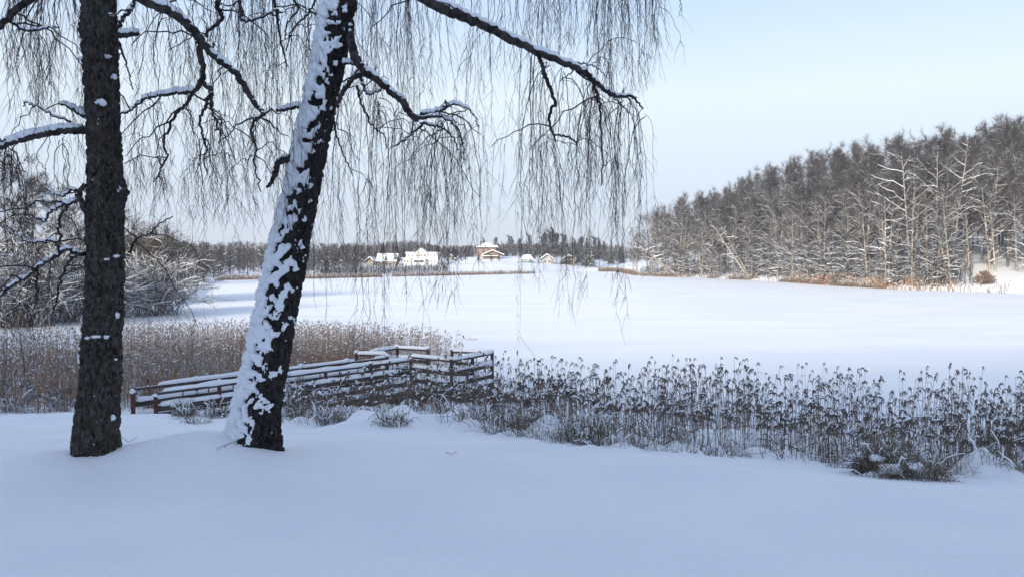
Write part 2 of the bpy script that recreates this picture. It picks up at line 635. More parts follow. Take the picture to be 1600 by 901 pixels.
# frozen lake: level sheet with very shallow wind ripples
lx = np.linspace(-330, 330, 260)
ly = np.concatenate([np.linspace(9, 60, 90)[:-1], np.geomspace(60, 330, 160)])
LX, LY = np.meshgrid(lx, ly)
lp = np.stack([LX.ravel(), LY.ravel(), 0 * LX.ravel()], 1)
LZ = 0.05 * (fbm(lp * np.array([0.05, 0.22, 1]), 3, 31) - 0.5)
g = Geo()
g.grid(np.stack([LX, LY, LZ.reshape(LX.shape)], -1))
tag(g.build('lake', M['ice'], smooth=True), 'flat frozen lake under smooth white snow', 'lake', kind='structure')

# winter haze: the air itself, round everything
hz = bpy.data.materials.new('haze')
hz.use_nodes = True
hn = hz.node_tree
hn.nodes.clear()
ho = hn.nodes.new('ShaderNodeOutputMaterial')
hv_ = hn.nodes.new('ShaderNodeVolumePrincipled')
hv_.inputs['Color'].default_value = (0.86, 0.90, 1.0, 1)
hv_.inputs['Density'].default_value = 0.0005
hn.links.new(hv_.outputs['Volume'], ho.inputs['Volume'])
g = Geo()
g.box((0, 0, 44), (2000, 2000, 92))
tag(g.build('haze', hz), 'thin cold winter haze over the lake', 'haze', kind='stuff')

for i, (x0, y0, x1, y1, wv) in enumerate(((-40, 118, 60, 104, 3.0), (-30, 135, 52, 128, 2.0), (5, 96, 62, 84, 2.5), (-48, 100, 20, 92, 2.0), (-5, 160, 40, 139, 3.0), (10, 62, 50, 70, 1.5))):
    r = np.random.default_rng(700 + i)
    n = 160
    t = np.linspace(0, 1, n)
    P = np.stack([x0 + (x1 - x0) * t, y0 + (y1 - y0) * t + wv * (fbm(np.stack([t * 5, 0 * t + i, 0 * t], 1), 3, 80 + i) - 0.5) * 2, 0 * t + 0.01], 1)
    hgt = 0.015 + 0.04 * np.maximum(fbm(np.stack([t * 26, 0 * t + i, 0 * t], 1), 2, 90 + i) - 0.38, 0) * 2
    prof = np.array([[-0.35, -0.06], [-0.16, 0.6], [0.0, 1.0], [0.18, 0.5], [0.38, -0.06]])
    V = P[:, None] + np.stack([0 * hgt[:, None] * prof[None, :, 0], np.ones((n, 1)) * prof[None, :, 0], hgt[:, None] * prof[None, :, 1] - 0.02], -1)
    g = Geo()
    g.grid(V[:, ::-1])
    tag(g.build('snow_ridge', M['snow'], smooth=True), 'faint low ridge of snow on the ice', 'snow ridge', kind='structure')

# ------------------------------------------------------------------ the two birches on the bank
def trunk_line(tab, D, n):
    """tab rows: row px, centre px, width px -> smooth centre line and radii."""
    tab = np.array(tab, float)
    P = np.array([W(c, r, D) for r, c, w in tab])
    Rr = tab[:, 2] * 0.48 * D / FPX
    return spline(P, n), spline(np.stack([Rr, Rr, Rr], 1), n)[:, 0]


def trunk_surface(P, Rr, k, disp):
    n = len(P)
    tg = norm(np.gradient(P, axis=0))
    u = norm(np.cross(tg, np.array([0, 1.0, 0])))
    w = np.cross(tg, u)
    a = np.arange(k) * 2 * np.pi / k
    N = np.cos(a)[None, :, None] * u[:, None] + np.sin(a)[None, :, None] * w[:, None]
    S = P[:, None] + N * Rr[:, None, None]
    d = disp(S.reshape(-1, 3), N.reshape(-1, 3)).reshape(n, k)
    return S + N * d[..., None], N


def bark_disp(depth, sc_):
    def f(S, N):
        q = S * np.array([sc_, sc_, sc_ * 0.55])
        q = q + 0.5 * (np.stack([fbm(q * 0.7 + 7, 2, 3), fbm(q * 0.7 + 19, 2, 4), fbm(q * 0.7 + 31, 2, 5)], 1) - 0.5)
        d1, d2 = worley(q, 2)
        plate = sstep(0.02, 0.35, d2 - d1)
        return depth * (plate - 0.6) + depth * 1.0 * (fbm(S * 26, 3, 8) - 0.5) + 0.02 * (fbm(S * 3.2, 2, 13) - 0.5)
    return f


def snow_tube(gs, P, Rr, k=6, amount=1.0, seed=0):
    """Snow lying along the upper side of a branch: deep where level, none where steep."""
    r = np.random.default_rng(seed + 100)
    tg = norm(np.gradient(P, axis=0))
    lev = np.clip(1.7 - 1.6 * np.abs(tg[:, 2]), 0, 1)
    nz_ = 0.80 + 0.45 * vnoise(P * 4.0, seed)
    ends = np.minimum(np.linspace(0, 1, len(P)) * 6, 1) * np.minimum((1 - np.linspace(0, 1, len(P))) * 6 + 0.05, 1)
    sr = (Rr * 0.76 + 0.005) * lev * nz_ * amount * (0.35 + 0.65 * ends)
    Q = P.copy()
    Q[:, 2] += Rr * 0.70 * lev + sr * 0.30
    gs.tubes(Q, np.maximum(sr, 0.0005), k)


TW_DOWN = np.array([0, 0, -1.0])


def strands(g, S, out, Ln, r, rad=0.0030, npt=16, wander=0.030, side=9.0, kids=0.25):
    """Hanging birch twigs: S starts, out first directions, Ln lengths; each with short side shoots."""
    S = np.asarray(S, float)
    T = len(S)
    if T == 0:
        return
    t = np.linspace(0, 1, npt)
    Ln = np.asarray(Ln, float)
    reach = (0.05 + 0.25 * r.random(T)) * np.minimum(Ln, 1.2)
    fall = t[None] * Ln[:, None]
    lead = (1 - np.exp(-t * 5))[None] * reach[:, None]
    P = S[:, None] + out[:, None] * lead[..., None]
    P[..., 2] -= np.maximum(fall - 0.25 * lead, 0) * (0.25 + 0.75 * np.minimum(t * 4, 1))[None]
    wk = np.cumsum(r.normal(0, wander, (T, npt, 2)) * (Ln / 1.5)[:, None, None] ** 0.5, axis=1)
    wk -= wk[:, :1]
    drift = r.normal(0, 0.014, (T, 1, 2)) * t[None, :, None] * Ln[:, None, None]
    P[..., :2] += wk * 0.8 + drift
    Rr = rad * (0.35 + 1.15 * r.random((T, 1)) ** 1.3) * (1 - 0.72 * t)[None]
    g.tubes(P, Rr, 3)
    if kids > 0:
        # some strands fork: a thinner one leaves at an angle and then hangs beside its parent
        ks = np.flatnonzero((r.random(T) < kids) & (Ln > 0.4))
        kj = r.integers(2, npt - 4, len(ks)) if len(ks) else []
        if len(ks):
            ka = r.random(len(ks)) * 6.283
            strands(g, P[ks, kj], np.stack([np.cos(ka), np.sin(ka), -0.2 + 0 * ka], 1), Ln[ks] * (1 - np.asarray(kj) / npt) * (0.35 + 0.6 * r.random(len(ks))), r, rad * 0.7, npt, wander * 1.6, side, 0)
    # side shoots
    cnt = np.maximum((Ln * side * (0.5 + r.random(T))).astype(int), 1)
    ti = np.repeat(np.arange(T), cnt)
    f = 0.08 + 0.9 * r.random(len(ti)) ** 0.85
    ii = (f * (npt - 1)).astype(int).clip(0, npt - 2)
    fr = f * (npt - 1) - ii
    B = P[ti, ii] * (1 - fr)[:, None] + P[ti, ii + 1] * fr[:, None]
    a = r.random(len(ti)) * 2 * np.pi
    ln = 0.04 + 0.20 * r.random(len(ti)) ** 1.8
    dr = np.stack([np.cos(a), np.sin(a), -0.8 - 1.8 * r.random(len(ti))], 1)
    dr = norm(dr)
    s = np.linspace(0, 1, 4)
    Q = B[:, None] + dr[:, None] * (s[None, :, None] * ln[:, None, None])
    Q[..., 2] -= (s ** 2)[None] * ln[:, None] * 0.35
    Q[:, 1:] += r.normal(0, 0.006, Q[:, 1:].shape)
    g.tubes(Q, 0.0017 * (1 - 0.55 * s)[None] * (0.7 + 0.6 * r.random((len(ti), 1))), 3)


def curtain(g, rows, r, D0, wander=0.030, side=9.0, rad=0.0037):
    """rows: (column px, spread px, first row px, last row px, count)."""
    for (cx, sp, y0, y1, n) in rows:
        px = r.normal(cx, sp * 0.55, n)
        # clumped: strands gather into a few locks
        nl = max(1, n // 8)
        lk = r.normal(cx, sp * 0.6, nl)
        px = 0.12 * px + 0.88 * lk[r.integers(0, nl, n)] + r.normal(0, 1.2, n)
        D = D0 + r.normal(0, 0.45, n)
        py = y0 + r.normal(0, 7, n)
        n = int(n * 0.66)
        px, py, D = px[:n], py[:n], D[:n]
        S = np.array([W(a, b, c) for a, b, c in zip(px, py, D)])
        a = r.random(n) * 2 * np.pi
        out = np.stack([np.cos(a), np.sin(a), 0 * a], 1)
        Ln = np.maximum((y1 - y0) * D / FPX * (0.68 + 0.45 * r.random(n) ** 0.8), 0.15)
        strands(g, S, out, Ln, r, rad, wander=wander, side=side)


def bough(root, pts, D, w0, w1, mats, seed, snow=1.0, n=40, twig=0.0, tg=None, dz=None, name='branch', jit=0.006):
    """A limb given by photo pixels; its own mesh with the snow on it as sub-part; spurs feed the twigs."""
    r = np.random.default_rng(seed)
    if dz is None:
        dz = [0.0] * len(pts)
    P = np.array([W(a, b, D + e) for (a, b), e in zip(pts, dz)])
    P = spline(P, n, jit, r)
    Rr = np.linspace(w0, w1, n) * 0.5 * D / FPX * (0.92 + 0.2 * vnoise(P * 14, seed))
    gb = Geo()
    gb.tubes(P, Rr, 8)
    ln = np.linalg.norm(np.diff(P, axis=0), axis=1).sum()
    if twig > 0:
        # crooked side branches that bend down and end in twigs
        m = int(ln * 5 * twig)
        for i in range(m):
            f = 0.12 + 0.86 * r.random()
            b = P[int(f * (n - 1))]
            a = r.random() * 2 * np.pi
            l2 = (0.25 + 0.6 * r.random()) * (1 - 0.45 * f)
            s = np.linspace(0, 1, 9)
            d = norm(np.array([math.cos(a), math.sin(a) * 0.7, 0.35 * r.normal() + 0.1]))
            Q = b + d[None] * (s * l2)[:, None]
            Q[:, 2] -= l2 * 0.55 * s ** 2.2
            Q += r.normal(0, 0.014, Q.shape) * np.minimum(s * 4, 1)[:, None]
            rr = min(Rr[int(f * (n - 1))] * 0.5, 0.008) * (1 - 0.7 * s) + 0.0012
            gb.tubes(Q, rr, 5)
            if tg is not None:
                k = 3 + int(4 * twig)
                j = r.integers(3, 9, k)
                aa = r.random(k) * 2 * np.pi
                strands(tg, Q[j], np.stack([np.cos(aa), np.sin(aa), 0.2 * r.normal(size=k)], 1), 0.15 + 0.60 * r.random(k) ** 1.4, r, 0.0022, 10, 0.013)
    o = gb.build(name, mats, root, smooth=True)
    if snow > 0:
        gs = Geo()
        snow_tube(gs, P, Rr, 8, snow, seed)
        gs.build('snow', M['snow_clump'], o, smooth=True)
    return P, Rr


# --- upright dark birch on the left
rA = np.random.default_rng(3)
DA = 7.0
birchA = empty('birch_tree', (0, 0, 0), 0, 'upright dark rough barked birch, the left of the two trees on the snowy bank', 'tree')
tabA = [(760, 147, 84), (722, 148, 79), (705, 149, 76), (661, 151, 75), (594, 156, 70), (505, 161, 66), (430, 164, 63), (355, 164, 61), (300, 165, 62), (266, 164, 59), (200, 161, 57), (155, 160, 56), (100, 157, 58), (50, 155, 61), (0, 154, 56), (-80, 151, 53), (-250, 146, 48), (-500, 140, 38)]
PA, RA = trunk_line(tabA, DA, 760)
RA = RA * 0.905
SA, NA = trunk_surface(PA, RA, 150, bark_disp(0.017, 20.0))
ang = np.arange(150) * 2 * np.pi / 150
fl = np.exp(-np.maximum(PA[:, 2] - tA[2] - 0.02, 0) / 0.14)
SA += NA * (0.05 * fl[:, None] * (0.6 + 0.6 * np.cos(5 * ang + 0.6)[None]) )[..., None]
# burl on the right of the trunk
bc = W(199, 297, DA)
dB = np.linalg.norm(SA - bc, axis=2)
SA += NA * (0.055 * np.exp(-(dB / 0.085) ** 2))[..., None]
bc = W(128, 45, DA)
dB = np.linalg.norm(SA - bc, axis=2)
SA += NA * (0.03 * np.exp(-(dB / 0.06) ** 2))[..., None]
g = Geo()
g.grid(SA, closed_u=True)
trunkA = g.build('trunk', M['old_bark'], birchA, smooth=True)


def snow_pad(gs, c, size, seed):
    """A lump of snow lodged on the bark."""
    r = np.random.default_rng(seed)
    nu, nv = 14, 10
    th = np.linspace(0, 2 * np.pi, nu, endpoint=False)
    ph = np.linspace(0.02, np.pi - 0.02, nv)
    d = np.stack([np.sin(ph)[:, None] * np.cos(th)[None], np.sin(ph)[:, None] * np.sin(th)[None], np.cos(ph)[:, None] * np.ones(nu)[None]], -1)
    rr = 0.45 + 1.1 * vnoise((d * 2.1 + r.random(3) * 40).reshape(-1, 3), seed).reshape(nv, nu)
    V = d * rr[..., None] * np.asarray(size)[None, None] + np.asarray(c)
    gs.grid(V, closed_u=True)


gs = Geo()
padsA = [(133, 94, 10, 5), (174, 92, 8, 5), (183, 122, 9, 8), (167, 164, 13, 8), (189, 296, 8, 7), (132, 22, 5, 5), (150, 525, 6, 4), (163, 523, 9, 4), (176, 524, 5, 5), (186, 400, 9, 5), (176, 405, 5, 4), (190, 492, 5, 8), (117, 560, 4, 14), (183, 650, 6, 8), (113, 690, 4, 9), (124, 500, 3, 8), (139, 297, 6, 8), (186, 560, 4, 3), (120, 640, 3, 5), (185, 25, 6, 5)]
for i, (a, b, sx, sz) in enumerate(padsA):
    sx, sz = sx * 0.72, sz * 0.6
    c = W(a, b, DA - 0.02)
    row = int(np.argmin(np.abs(PA[:, 2] - c[2])))
    dx = float(np.clip(c[0] - PA[row, 0], -0.93 * RA[row], 0.93 * RA[row]))
    c[0] = PA[row, 0] + dx
    dy = -math.sqrt(max(RA[row] ** 2 - dx * dx, 0.0004))
    c[1] = PA[row, 1] + dy
    k = DA / FPX
    snow_pad(gs, c, (sx * k, 0.022, sz * k), i)
# fine snow dusted into the bark's ledges
for i in range(40):
    j = rA.integers(40, 560)
    aa = rA.integers(0, 150)
    if NA[j, aa, 1] > 0.2:
        continue
    s_ = 0.0015 + 0.004 * rA.random() ** 2
    snow_pad(gs, SA[j, aa], (s_ * 1.5, s_, s_), 500 + i)
tag(gs.build('snow', M['snow_clump'], trunkA, smooth=True), kind='stuff')

twA = Geo()
PB = {}
limb = M['branch']
bough(birchA, [(150, -60), (225, 0), (270, 20), (302, 47), (320, 72), (345, 95), (370, 116), (384, 139), (399, 164), (412, 178), (396, 188)], DA, 17, 5, limb, 21, 1.05, 70, 0.7, twA, dz=[0, -0.1, -0.15, -0.2, -0.2, -0.25, -0.3, -0.3, -0.35, -0.35, -0.4])
bough(birchA, [(309, 55), (313, 80), (317, 112), (316, 126), (328, 140), (330, 150), (322, 156)], DA - 0.2, 10, 6, limb, 22, 0.9, 36, 0.2, twA)
bough(birchA, [(316, 124), (302, 143), (283, 144), (255, 148), (232, 152), (216, 161), (205, 172), (188, 178)], DA - 0.2, 8, 3, limb, 23, 1.3, 44, 0.7, twA)
bough(birchA, [(304, 142), (292, 162), (275, 178), (262, 205), (256, 228), (262, 242), (252, 262), (240, 285)], DA - 0.2, 6, 2, limb, 24, 0.5, 40, 1.0, twA)
bough(birchA, [(324, 154), (318, 172), (312, 190), (315, 208), (322, 228), (318, 250), (324, 272)], DA - 0.2, 5, 2, limb, 25, 0.4, 36, 1.0, twA)
bough(birchA, [(328, 150), (332, 175), (340, 200), (336, 205)], DA - 0.2, 5, 2, limb, 26, 0.4, 24, 0.8, twA)
bough(birchA, [(397, 188), (394, 210), (400, 232), (396, 250), (402, 275), (408, 300)], DA - 0.4, 4, 2, limb, 27, 0.3, 30, 1.2, twA)
bough(birchA, [(138, 205), (118, 204), (95, 204), (62, 211), (30, 219), (0, 230), (-40, 248), (-90, 250), (-150, 270)], DA, 13, 7, limb, 28, 1.25, 60, 0.5, twA, dz=[0, -0.05, -0.1, -0.1, -0.15, -0.2, -0.2, -0.25, -0.3])
bough(birchA, [(138, 184), (124, 176), (110, 168), (92, 162)], DA, 9, 4, limb, 29, 1.4, 24, 0.2, twA)
bough(birchA, [(112, 194), (98, 186), (78, 178), (60, 168), (40, 160), (36, 166)], DA, 4, 2, limb, 30, 0.9, 30, 0.8, twA)
bough(birchA, [(186, 56), (196, 54), (208, 53), (217, 52)], DA - 0.1, 10, 7, limb, 31, 1.2, 20, 0.0)
bough(birchA, [(184, 42), (193, 28), (203, 16), (210, 4), (222, -30)], DA - 0.1, 7, 4, limb, 32, 0.8, 26, 0.4, twA)
bough(birchA, [(186, 66), (192, 85), (197, 100), (203, 120), (207, 140)], DA - 0.1, 4, 1.5, limb, 33, 0.3, 26, 1.0, twA)
bough(birchA, [(136, 334), (128, 318), (124, 302), (132, 288)], DA - 0.1, 9, 7, limb, 34, 0.9, 24, 0.3, twA)
bough(birchA, [(127, 312), (108, 318), (88, 326), (78, 332), (70, 345), (60, 340)], DA - 0.1, 6, 3, limb, 35, 1.3, 34, 0.7, twA)
bough(birchA, [(126, 302), (112, 296), (100, 306), (84, 302), (66, 290)], DA - 0.1, 5, 2, limb, 36, 1.2, 34, 0.7, twA)
bough(birchA, [(110, 317), (96, 335), (92, 352), (94, 372), (92, 395)], DA - 0.1, 5, 3, limb, 37, 0.5, 30, 0.7, twA)
bough(birchA, [(138, 398), (122, 396), (102, 391), (88, 400), (66, 412), (40, 432), (16, 448), (-10, 468), (-50, 490)], DA, 7, 4, limb, 38, 1.1, 60, 0.6, twA, dz=[0, -0.05, -0.1, -0.1, -0.15, -0.2, -0.2, -0.25, -0.3])
bough(birchA, [(122, 398), (108, 408), (98, 428), (92, 448), (88, 470), (80, 490)], DA - 0.1, 5, 2, limb, 39, 0.7, 36, 0.8, twA)
bough(birchA, [(96, 392), (82, 376), (60, 378), (36, 374), (10, 352)], DA - 0.1, 5, 2, limb, 40, 0.9, 36, 0.8, twA)
bough(birchA, [(60, 416), (56, 440), (58, 462), (52, 486)], DA - 0.15, 4, 2, limb, 41, 0.4, 30, 0.8, twA)
bough(birchA, [(140, -70), (95, -40), (48, 0), (24, 16), (0, 42), (-40, 70)], DA, 14, 8, limb, 42, 1.0, 44, 0.5, twA, dz=[0, -0.1, -0.2, -0.25, -0.3, -0.3])
bough(birchA, [(12, 30), (30, 42), (48, 48), (72, 45), (92, 42)], DA - 0.25, 6, 2, limb, 43, 1.0, 32, 0.9, twA)
bough(birchA, [(202, 395), (215, 372), (232, 366), (250, 350), (270, 338)], DA + 0.1, 4, 1.5, limb, 44, 0.5, 30, 1.1, twA)
# limbs above the frame that carry the hanging twigs
bough(birchA, [(150, -150), (220, -120), (300, -95), (360, -80), (430, -70)], DA + 0.2, 18, 6, limb, 45, 1.0, 40, 0.5, twA, dz=[0, 0.1, 0.2, 0.3, 0.4])
bough(birchA, [(148, -170), (80, -120), (20, -90), (-40, -70), (-110, -50)], DA + 0.2, 16, 6, limb, 46, 1.0, 40, 0.5, twA, dz=[0, 0.1, 0.2, 0.3, 0.4])
bough(birchA, [(338, -70), (344, -20), (340, 12), (347, 25), (338, 40), (324, 50), (321, 58)], DA + 0.2, 9, 4, limb, 47, 1.0, 40, 0.6, twA)
bough(birchA, [(375, -70), (374, -10), (376, 18), (378, 32), (392, 33), (412, 26), (428, 16), (440, 20)], DA + 0.3, 6, 2.5, limb, 48, 0.9, 44, 0.7, twA)
curtain(twA, [(20, 30, -40, 170, 44), (70, 35, -40, 210, 44), (112, 18, -40, 160, 14), (235, 30, -40, 160, 24), (275, 40, 20, 190, 30), (330, 30, -60, 150, 26), (365, 25, -60, 250, 26),
              (240, 25, 155, 335, 16), (285, 20, 170, 335, 14), (312, 12, 215, 365, 12), (340, 15, 180, 372, 12), (397, 12, 190, 355, 16), (412, 8, 180, 300, 8), (210, 12, 160, 300, 8),
              (20, 25, 235, 420, 26), (60, 25, 215, 330, 16), (100, 20, 215, 320, 10), (60, 45, 335, 480, 12), (30, 30, 440, 530, 10), (90, 30, 405, 520, 10)], rA, DA + 0.1, 0.024, 8.0)
tag(twA.build('hanging_twigs', M['birch_twig'], birchA), kind='stuff')

# --- leaning birch plastered with snow
rB = np.random.default_rng(4)
DB = 7.4
birchB = empty('birch_tree', (0, 0, 0), 0, 'leaning birch with one side plastered in snow, right of the upright birch', 'tree')
tabB = [(730, 393, 84), (700, 397, 78), (680, 399, 74), (650, 402, 70), (600, 412, 66), (550, 422, 64), (500, 432, 62), (400, 452, 57), (300, 474, 51), (200, 495, 47), (100, 515, 47), (50, 525, 48), (0, 534, 49), (-80, 548, 46), (-250, 575, 40), (-500, 610, 32)]
PBt, RBt = trunk_line(tabB, DB, 760)
SB, NB = trunk_surface(PBt, RBt, 160, bark_disp(0.019, 16.0))
ang = np.arange(160) * 2 * np.pi / 160
fl = np.exp(-np.maximum(PBt[:, 2] - tB[2] - 0.02, 0) / 0.16)
SB += NB * (0.05 * fl[:, None] * (0.5 + 0.7 * np.cos(4 * ang + 0.3)[None]))[..., None]
kn = W(548, 42, DB - 0.1)
dB = np.linalg.norm(SB - kn, axis=2)
SB += NB * (0.05 * np.exp(-(dB / 0.09) ** 2))[..., None]
g = Geo()
g.grid(SB, closed_u=True)
trunkB = g.build('trunk', M['dark_bark'], birchB, smooth=True)
# snow driven onto the windward side
wd = norm(np.array([-0.88, -0.47, 0.0]))
aw = (NB @ wd)
Sf = SB.reshape(-1, 3)
q1 = fbm(Sf * np.array([8.5, 8.5, 10]), 3, 41).reshape(aw.shape)
d1, d2 = worley(Sf * np.array([15, 15, 12.0]), 6)
blob = (1 - d1).reshape(aw.shape)
q2 = fbm(Sf * np.array([24.0, 24.0, 20.0]), 2, 49).reshape(aw.shape)
q0 = fbm(Sf * np.array([3.0, 3.0, 2.2]), 2, 47).reshape(aw.shape)
cov = np.where(aw > 0.84, (aw - 0.84) * 5.0, 0) + (aw - 0.39) * 0.80 + (q1 - 0.5) * 1.8 + (q2 - 0.5) * 2.7 + (blob - 0.55) * 0.9 + (q0 - 0.5) * 0.8 + np.linspace(-0.12, 0.12, len(PBt))[:, None]
thick = np.clip(cov, -0.3, 1.2)
th_m = np.where(thick > 0, 0.008 + 0.042 * np.sqrt(np.maximum(thick, 0)) * (0.35 + 0.65 * sstep(0.2, 0.95, aw)), thick * 0.12)
th_m = np.where(thick > 0, np.minimum(th_m, thick * 0.22), th_m)
SS = SB + NB * th_m[..., None]
gs = Geo()
nn, kk, _ = SS.shape
idx = np.arange(nn * kk).reshape(nn, kk)
A_, B_, C_, D_ = idx[:-1], np.roll(idx[:-1], -1, 1), np.roll(idx[1:], -1, 1), idx[1:]
F = np.stack([A_, B_, C_, D_], -1).reshape(-1, 4)
keep = thick.ravel()[F].max(1) > -0.02
gs.add(SS.reshape(-1, 3), F[keep])
tag(gs.build('snow', M['snow_clump'], trunkB, smooth=True), kind='stuff')

twB = Geo()
bough(birchB, [(556, -110), (610, -40), (672, 2), (705, 19), (742, 33), (780, 52), (830, 77), (880, 97), (912, 112), (936, 134), (962, 149), (988, 152), (1004, 170)], DB, 21, 2.5, limb, 61, 0.95, 90, 0.30, twB, dz=[0, -0.1, -0.2, -0.3, -0.3, -0.4, -0.4, -0.5, -0.5, -0.5, -0.5, -0.5, -0.5])
bough(birchB, [(842, 86), (848, 108), (856, 130), (866, 158), (860, 178), (858, 195), (866, 212), (868, 222)], DB - 0.4, 7, 3, limb, 62, 0.3, 44, 0.4, twB)
bough(birchB, [(866, 212), (884, 214), (898, 222), (906, 240)], DB - 0.4, 3, 1.2, limb, 63, 0.4, 24, 1.0, twB)
bough(birchB, [(928, 132), (934, 152), (937, 170), (938, 200), (941, 240), (940, 290)], DB - 0.5, 5, 2, limb, 64, 0.2, 36, 0.6, twB)
bough(birchB, [(950, 146), (968, 160), (980, 175), (994, 184)], DB - 0.5, 3, 1, limb, 65, 0.6, 24, 1.2, twB)
bough(birchB, [(890, 100), (915, 100), (935, 108), (948, 122)], DB - 0.5, 3, 1, limb, 66, 0.6, 24, 1.0, twB)
bough(birchB, [(545, 46), (549, 70), (560, 98), (572, 113), (588, 123), (612, 145), (630, 160), (640, 178), (655, 188)], DB - 0.1, 14, 9, limb, 67, 0.95, 60, 0.22, twB, dz=[0.1, -0.05, -0.1, -0.15, -0.2, -0.25, -0.3, -0.3, -0.3])
bough(birchB, [(648, 184), (664, 178), (690, 172), (708, 163), (728, 168), (742, 182), (748, 200)], DB - 0.4, 7, 1.5, limb, 68, 1.25, 40, 0.8, twB)
bough(birchB, [(652, 186), (676, 182), (694, 184), (712, 198), (722, 220), (726, 250)], DB - 0.4, 6, 1.5, limb, 69, 1.1, 40, 0.8, twB)
bough(birchB, [(658, 192), (676, 196), (692, 200), (706, 212), (716, 236)], DB - 0.4, 5, 1.5, limb, 70, 0.9, 36, 1.0, twB)
bough(birchB, [(660, 196), (645, 208), (622, 225), (606, 234)], DB - 0.4, 4, 1.2, limb, 71, 0.7, 30, 1.0, twB)
bough(birchB, [(570, 114), (552, 122), (540, 138), (532, 152), (526, 168)], DB - 0.15, 9, 6, limb, 72, 1.2, 34, 0.4, twB)
bough(birchB, [(562, 118), (568, 134), (572, 146), (584, 146), (596, 140)], DB - 0.15, 5, 3, limb, 73, 1.1, 30, 0.4, twB)
bough(birchB, [(558, 134), (562, 155), (572, 180), (586, 202), (600, 212), (606, 232)], DB - 0.15, 4, 1.5, limb, 74, 0.5, 34, 1.0, twB)
bough(birchB, [(534, 100), (545, 98), (554, 101)], DB - 0.15, 6, 4, limb, 75, 1.3, 16, 0.0)
bough(birchB, [(478, 167), (458, 168), (444, 171), (432, 173)], DB - 0.05, 7, 5, limb, 76, 1.4, 24, 0.0)
bough(birchB, [(462, 246), (446, 248), (435, 256), (429, 272), (425, 284), (418, 294)], DB - 0.1, 12, 5, limb, 77, 0.7, 34, 0.0)
bough(birchB, [(518, 170), (522, 195), (530, 225), (540, 250), (552, 275)], DB, 4, 1.5, limb, 78, 0.3, 30, 1.0, twB)
# limbs above the frame
bough(birchB, [(570, -200), (680, -150), (800, -120), (900, -95), (980, -75), (1050, -40)], DB + 0.4, 22, 5, limb, 79, 1.0, 50, 0.5, twB, dz=[0, 0.1, 0.2, 0.3, 0.4, 0.4])
bough(birchB, [(558, -130), (510, -110), (450, -90), (390, -75)], DB + 0.4, 14, 5, limb, 80, 1.0, 40, 0.5, twB)
bough(birchB, [(565, -160), (620, -120), (660, -80), (700, -70)], DB + 0.3, 12, 4, limb, 81, 1.0, 40, 0.5, twB)
bough(birchB, [(470, -90), (466, -40), (458, -5), (466, 15), (448, 40), (446, 62)], DB + 0.4, 5, 2, limb, 82, 0.5, 40, 0.8, twB)
bough(birchB, [(415, -80), (424, -20), (430, 10), (434, 30), (438, 60), (444, 85), (448, 105)], DB + 0.4, 5, 2, limb, 83, 0.3, 40, 0.8, twB)
bough(birchB, [(500, -90), (494, -10), (482, 20), (466, 36), (455, 50), (447, 80)], DB + 0.4, 4, 2, limb, 84, 0.3, 40, 0.8, twB)
curtain(twB, [(400, 35, -70, 320, 34), (440, 35, -70, 170, 30), (470, 25, -70, 310, 30), (592, 35, -70, 215, 42), (642, 22, -70, 190, 34), (562, 15, -60, 230, 12), (668, 12, -70, 160, 14), (765, 12, -50, 250, 10),
              (800, 25, -70, 130, 30), (860, 30, -70, 95, 44), (912, 25, -70, 90, 36), (962, 16, -70, 150, 50), (1000, 18, -60, 115, 30), (1026, 9, -50, 65, 12), (715, 15, -70, 40, 6)], rB, DB + 0.4, 0.013, 9.0)
curtain(twB, [(807, 5, 72, 495, 9), (850, 18, 95, 385, 12), (880, 22, 112, 330, 16), (858, 12, 215, 510, 12), (902, 22, 112, 300, 14), (939, 5, 150, 475, 22), (928, 22, 130, 330, 14), (970, 12, 152, 345, 14), (996, 9, 158, 415, 14), (1006, 6, 170, 330, 6), (830, 10, 78, 360, 8), (762, 5, 45, 250, 6),
              (537, 8, 150, 535, 14), (512, 10, 185, 410, 8), (562, 12, 135, 410, 10), (592, 7, 150, 495, 10), (602, 18, 160, 390, 12), (622, 6, 175, 515, 11), (646, 10, 192, 410, 12), (665, 6, 195, 450, 11), (690, 12, 178, 410, 14), (702, 4, 200, 510, 9), (722, 10, 175, 440, 12), (741, 6, 185, 360, 8), (755, 5, 205, 310, 4), (460, 8, 300, 350, 3)], rB, DB - 0.35, 0.012, 10.0)
tag(twB.build('hanging_twigs', M['birch_twig'], birchB), kind='stuff')

# ------------------------------------------------------------------ wooden pier
pier = empty('wooden_pier', (0, 0, 0), 0, 'narrow dark wooden pier with snow topped railings leading to a platform', 'pier')
DECK = 0.60
LSt, RSt = np.array([-8.58, 18.0]), np.array([-7.86, 17.55])
pA, pB_, pC, pD, pE, pF, pG, pH = [np.array(p) for p in ((-4.64, 23.75), (-3.66, 25.4), (-2.63, 24.95), (-1.85, 24.55), (-0.6, 24.07), (-1.7, 22.3), (-2.94, 23.25), (-3.7, 23.65))]


def poly_slab(gg, pts, z0, z1, m=0):
    n = len(pts)
    V = [(p[0], p[1], z0) for p in pts] + [(p[0], p[1], z1) for p in pts]
    c0 = np.mean(pts, axis=0)
    V += [(c0[0], c0[1], z0), (c0[0], c0[1], z1)]
    q = [[i, (i + 1) % n, n + (i + 1) % n, n + i] for i in range(n)]
    t = [[n + i, n + (i + 1) % n, 2 * n + 1] for i in range(n)] + [[(i + 1) % n, i, 2 * n] for i in range(n)]
    gg.add(V, np.array(q), m)
    gg.add(V, np.array(t), m)


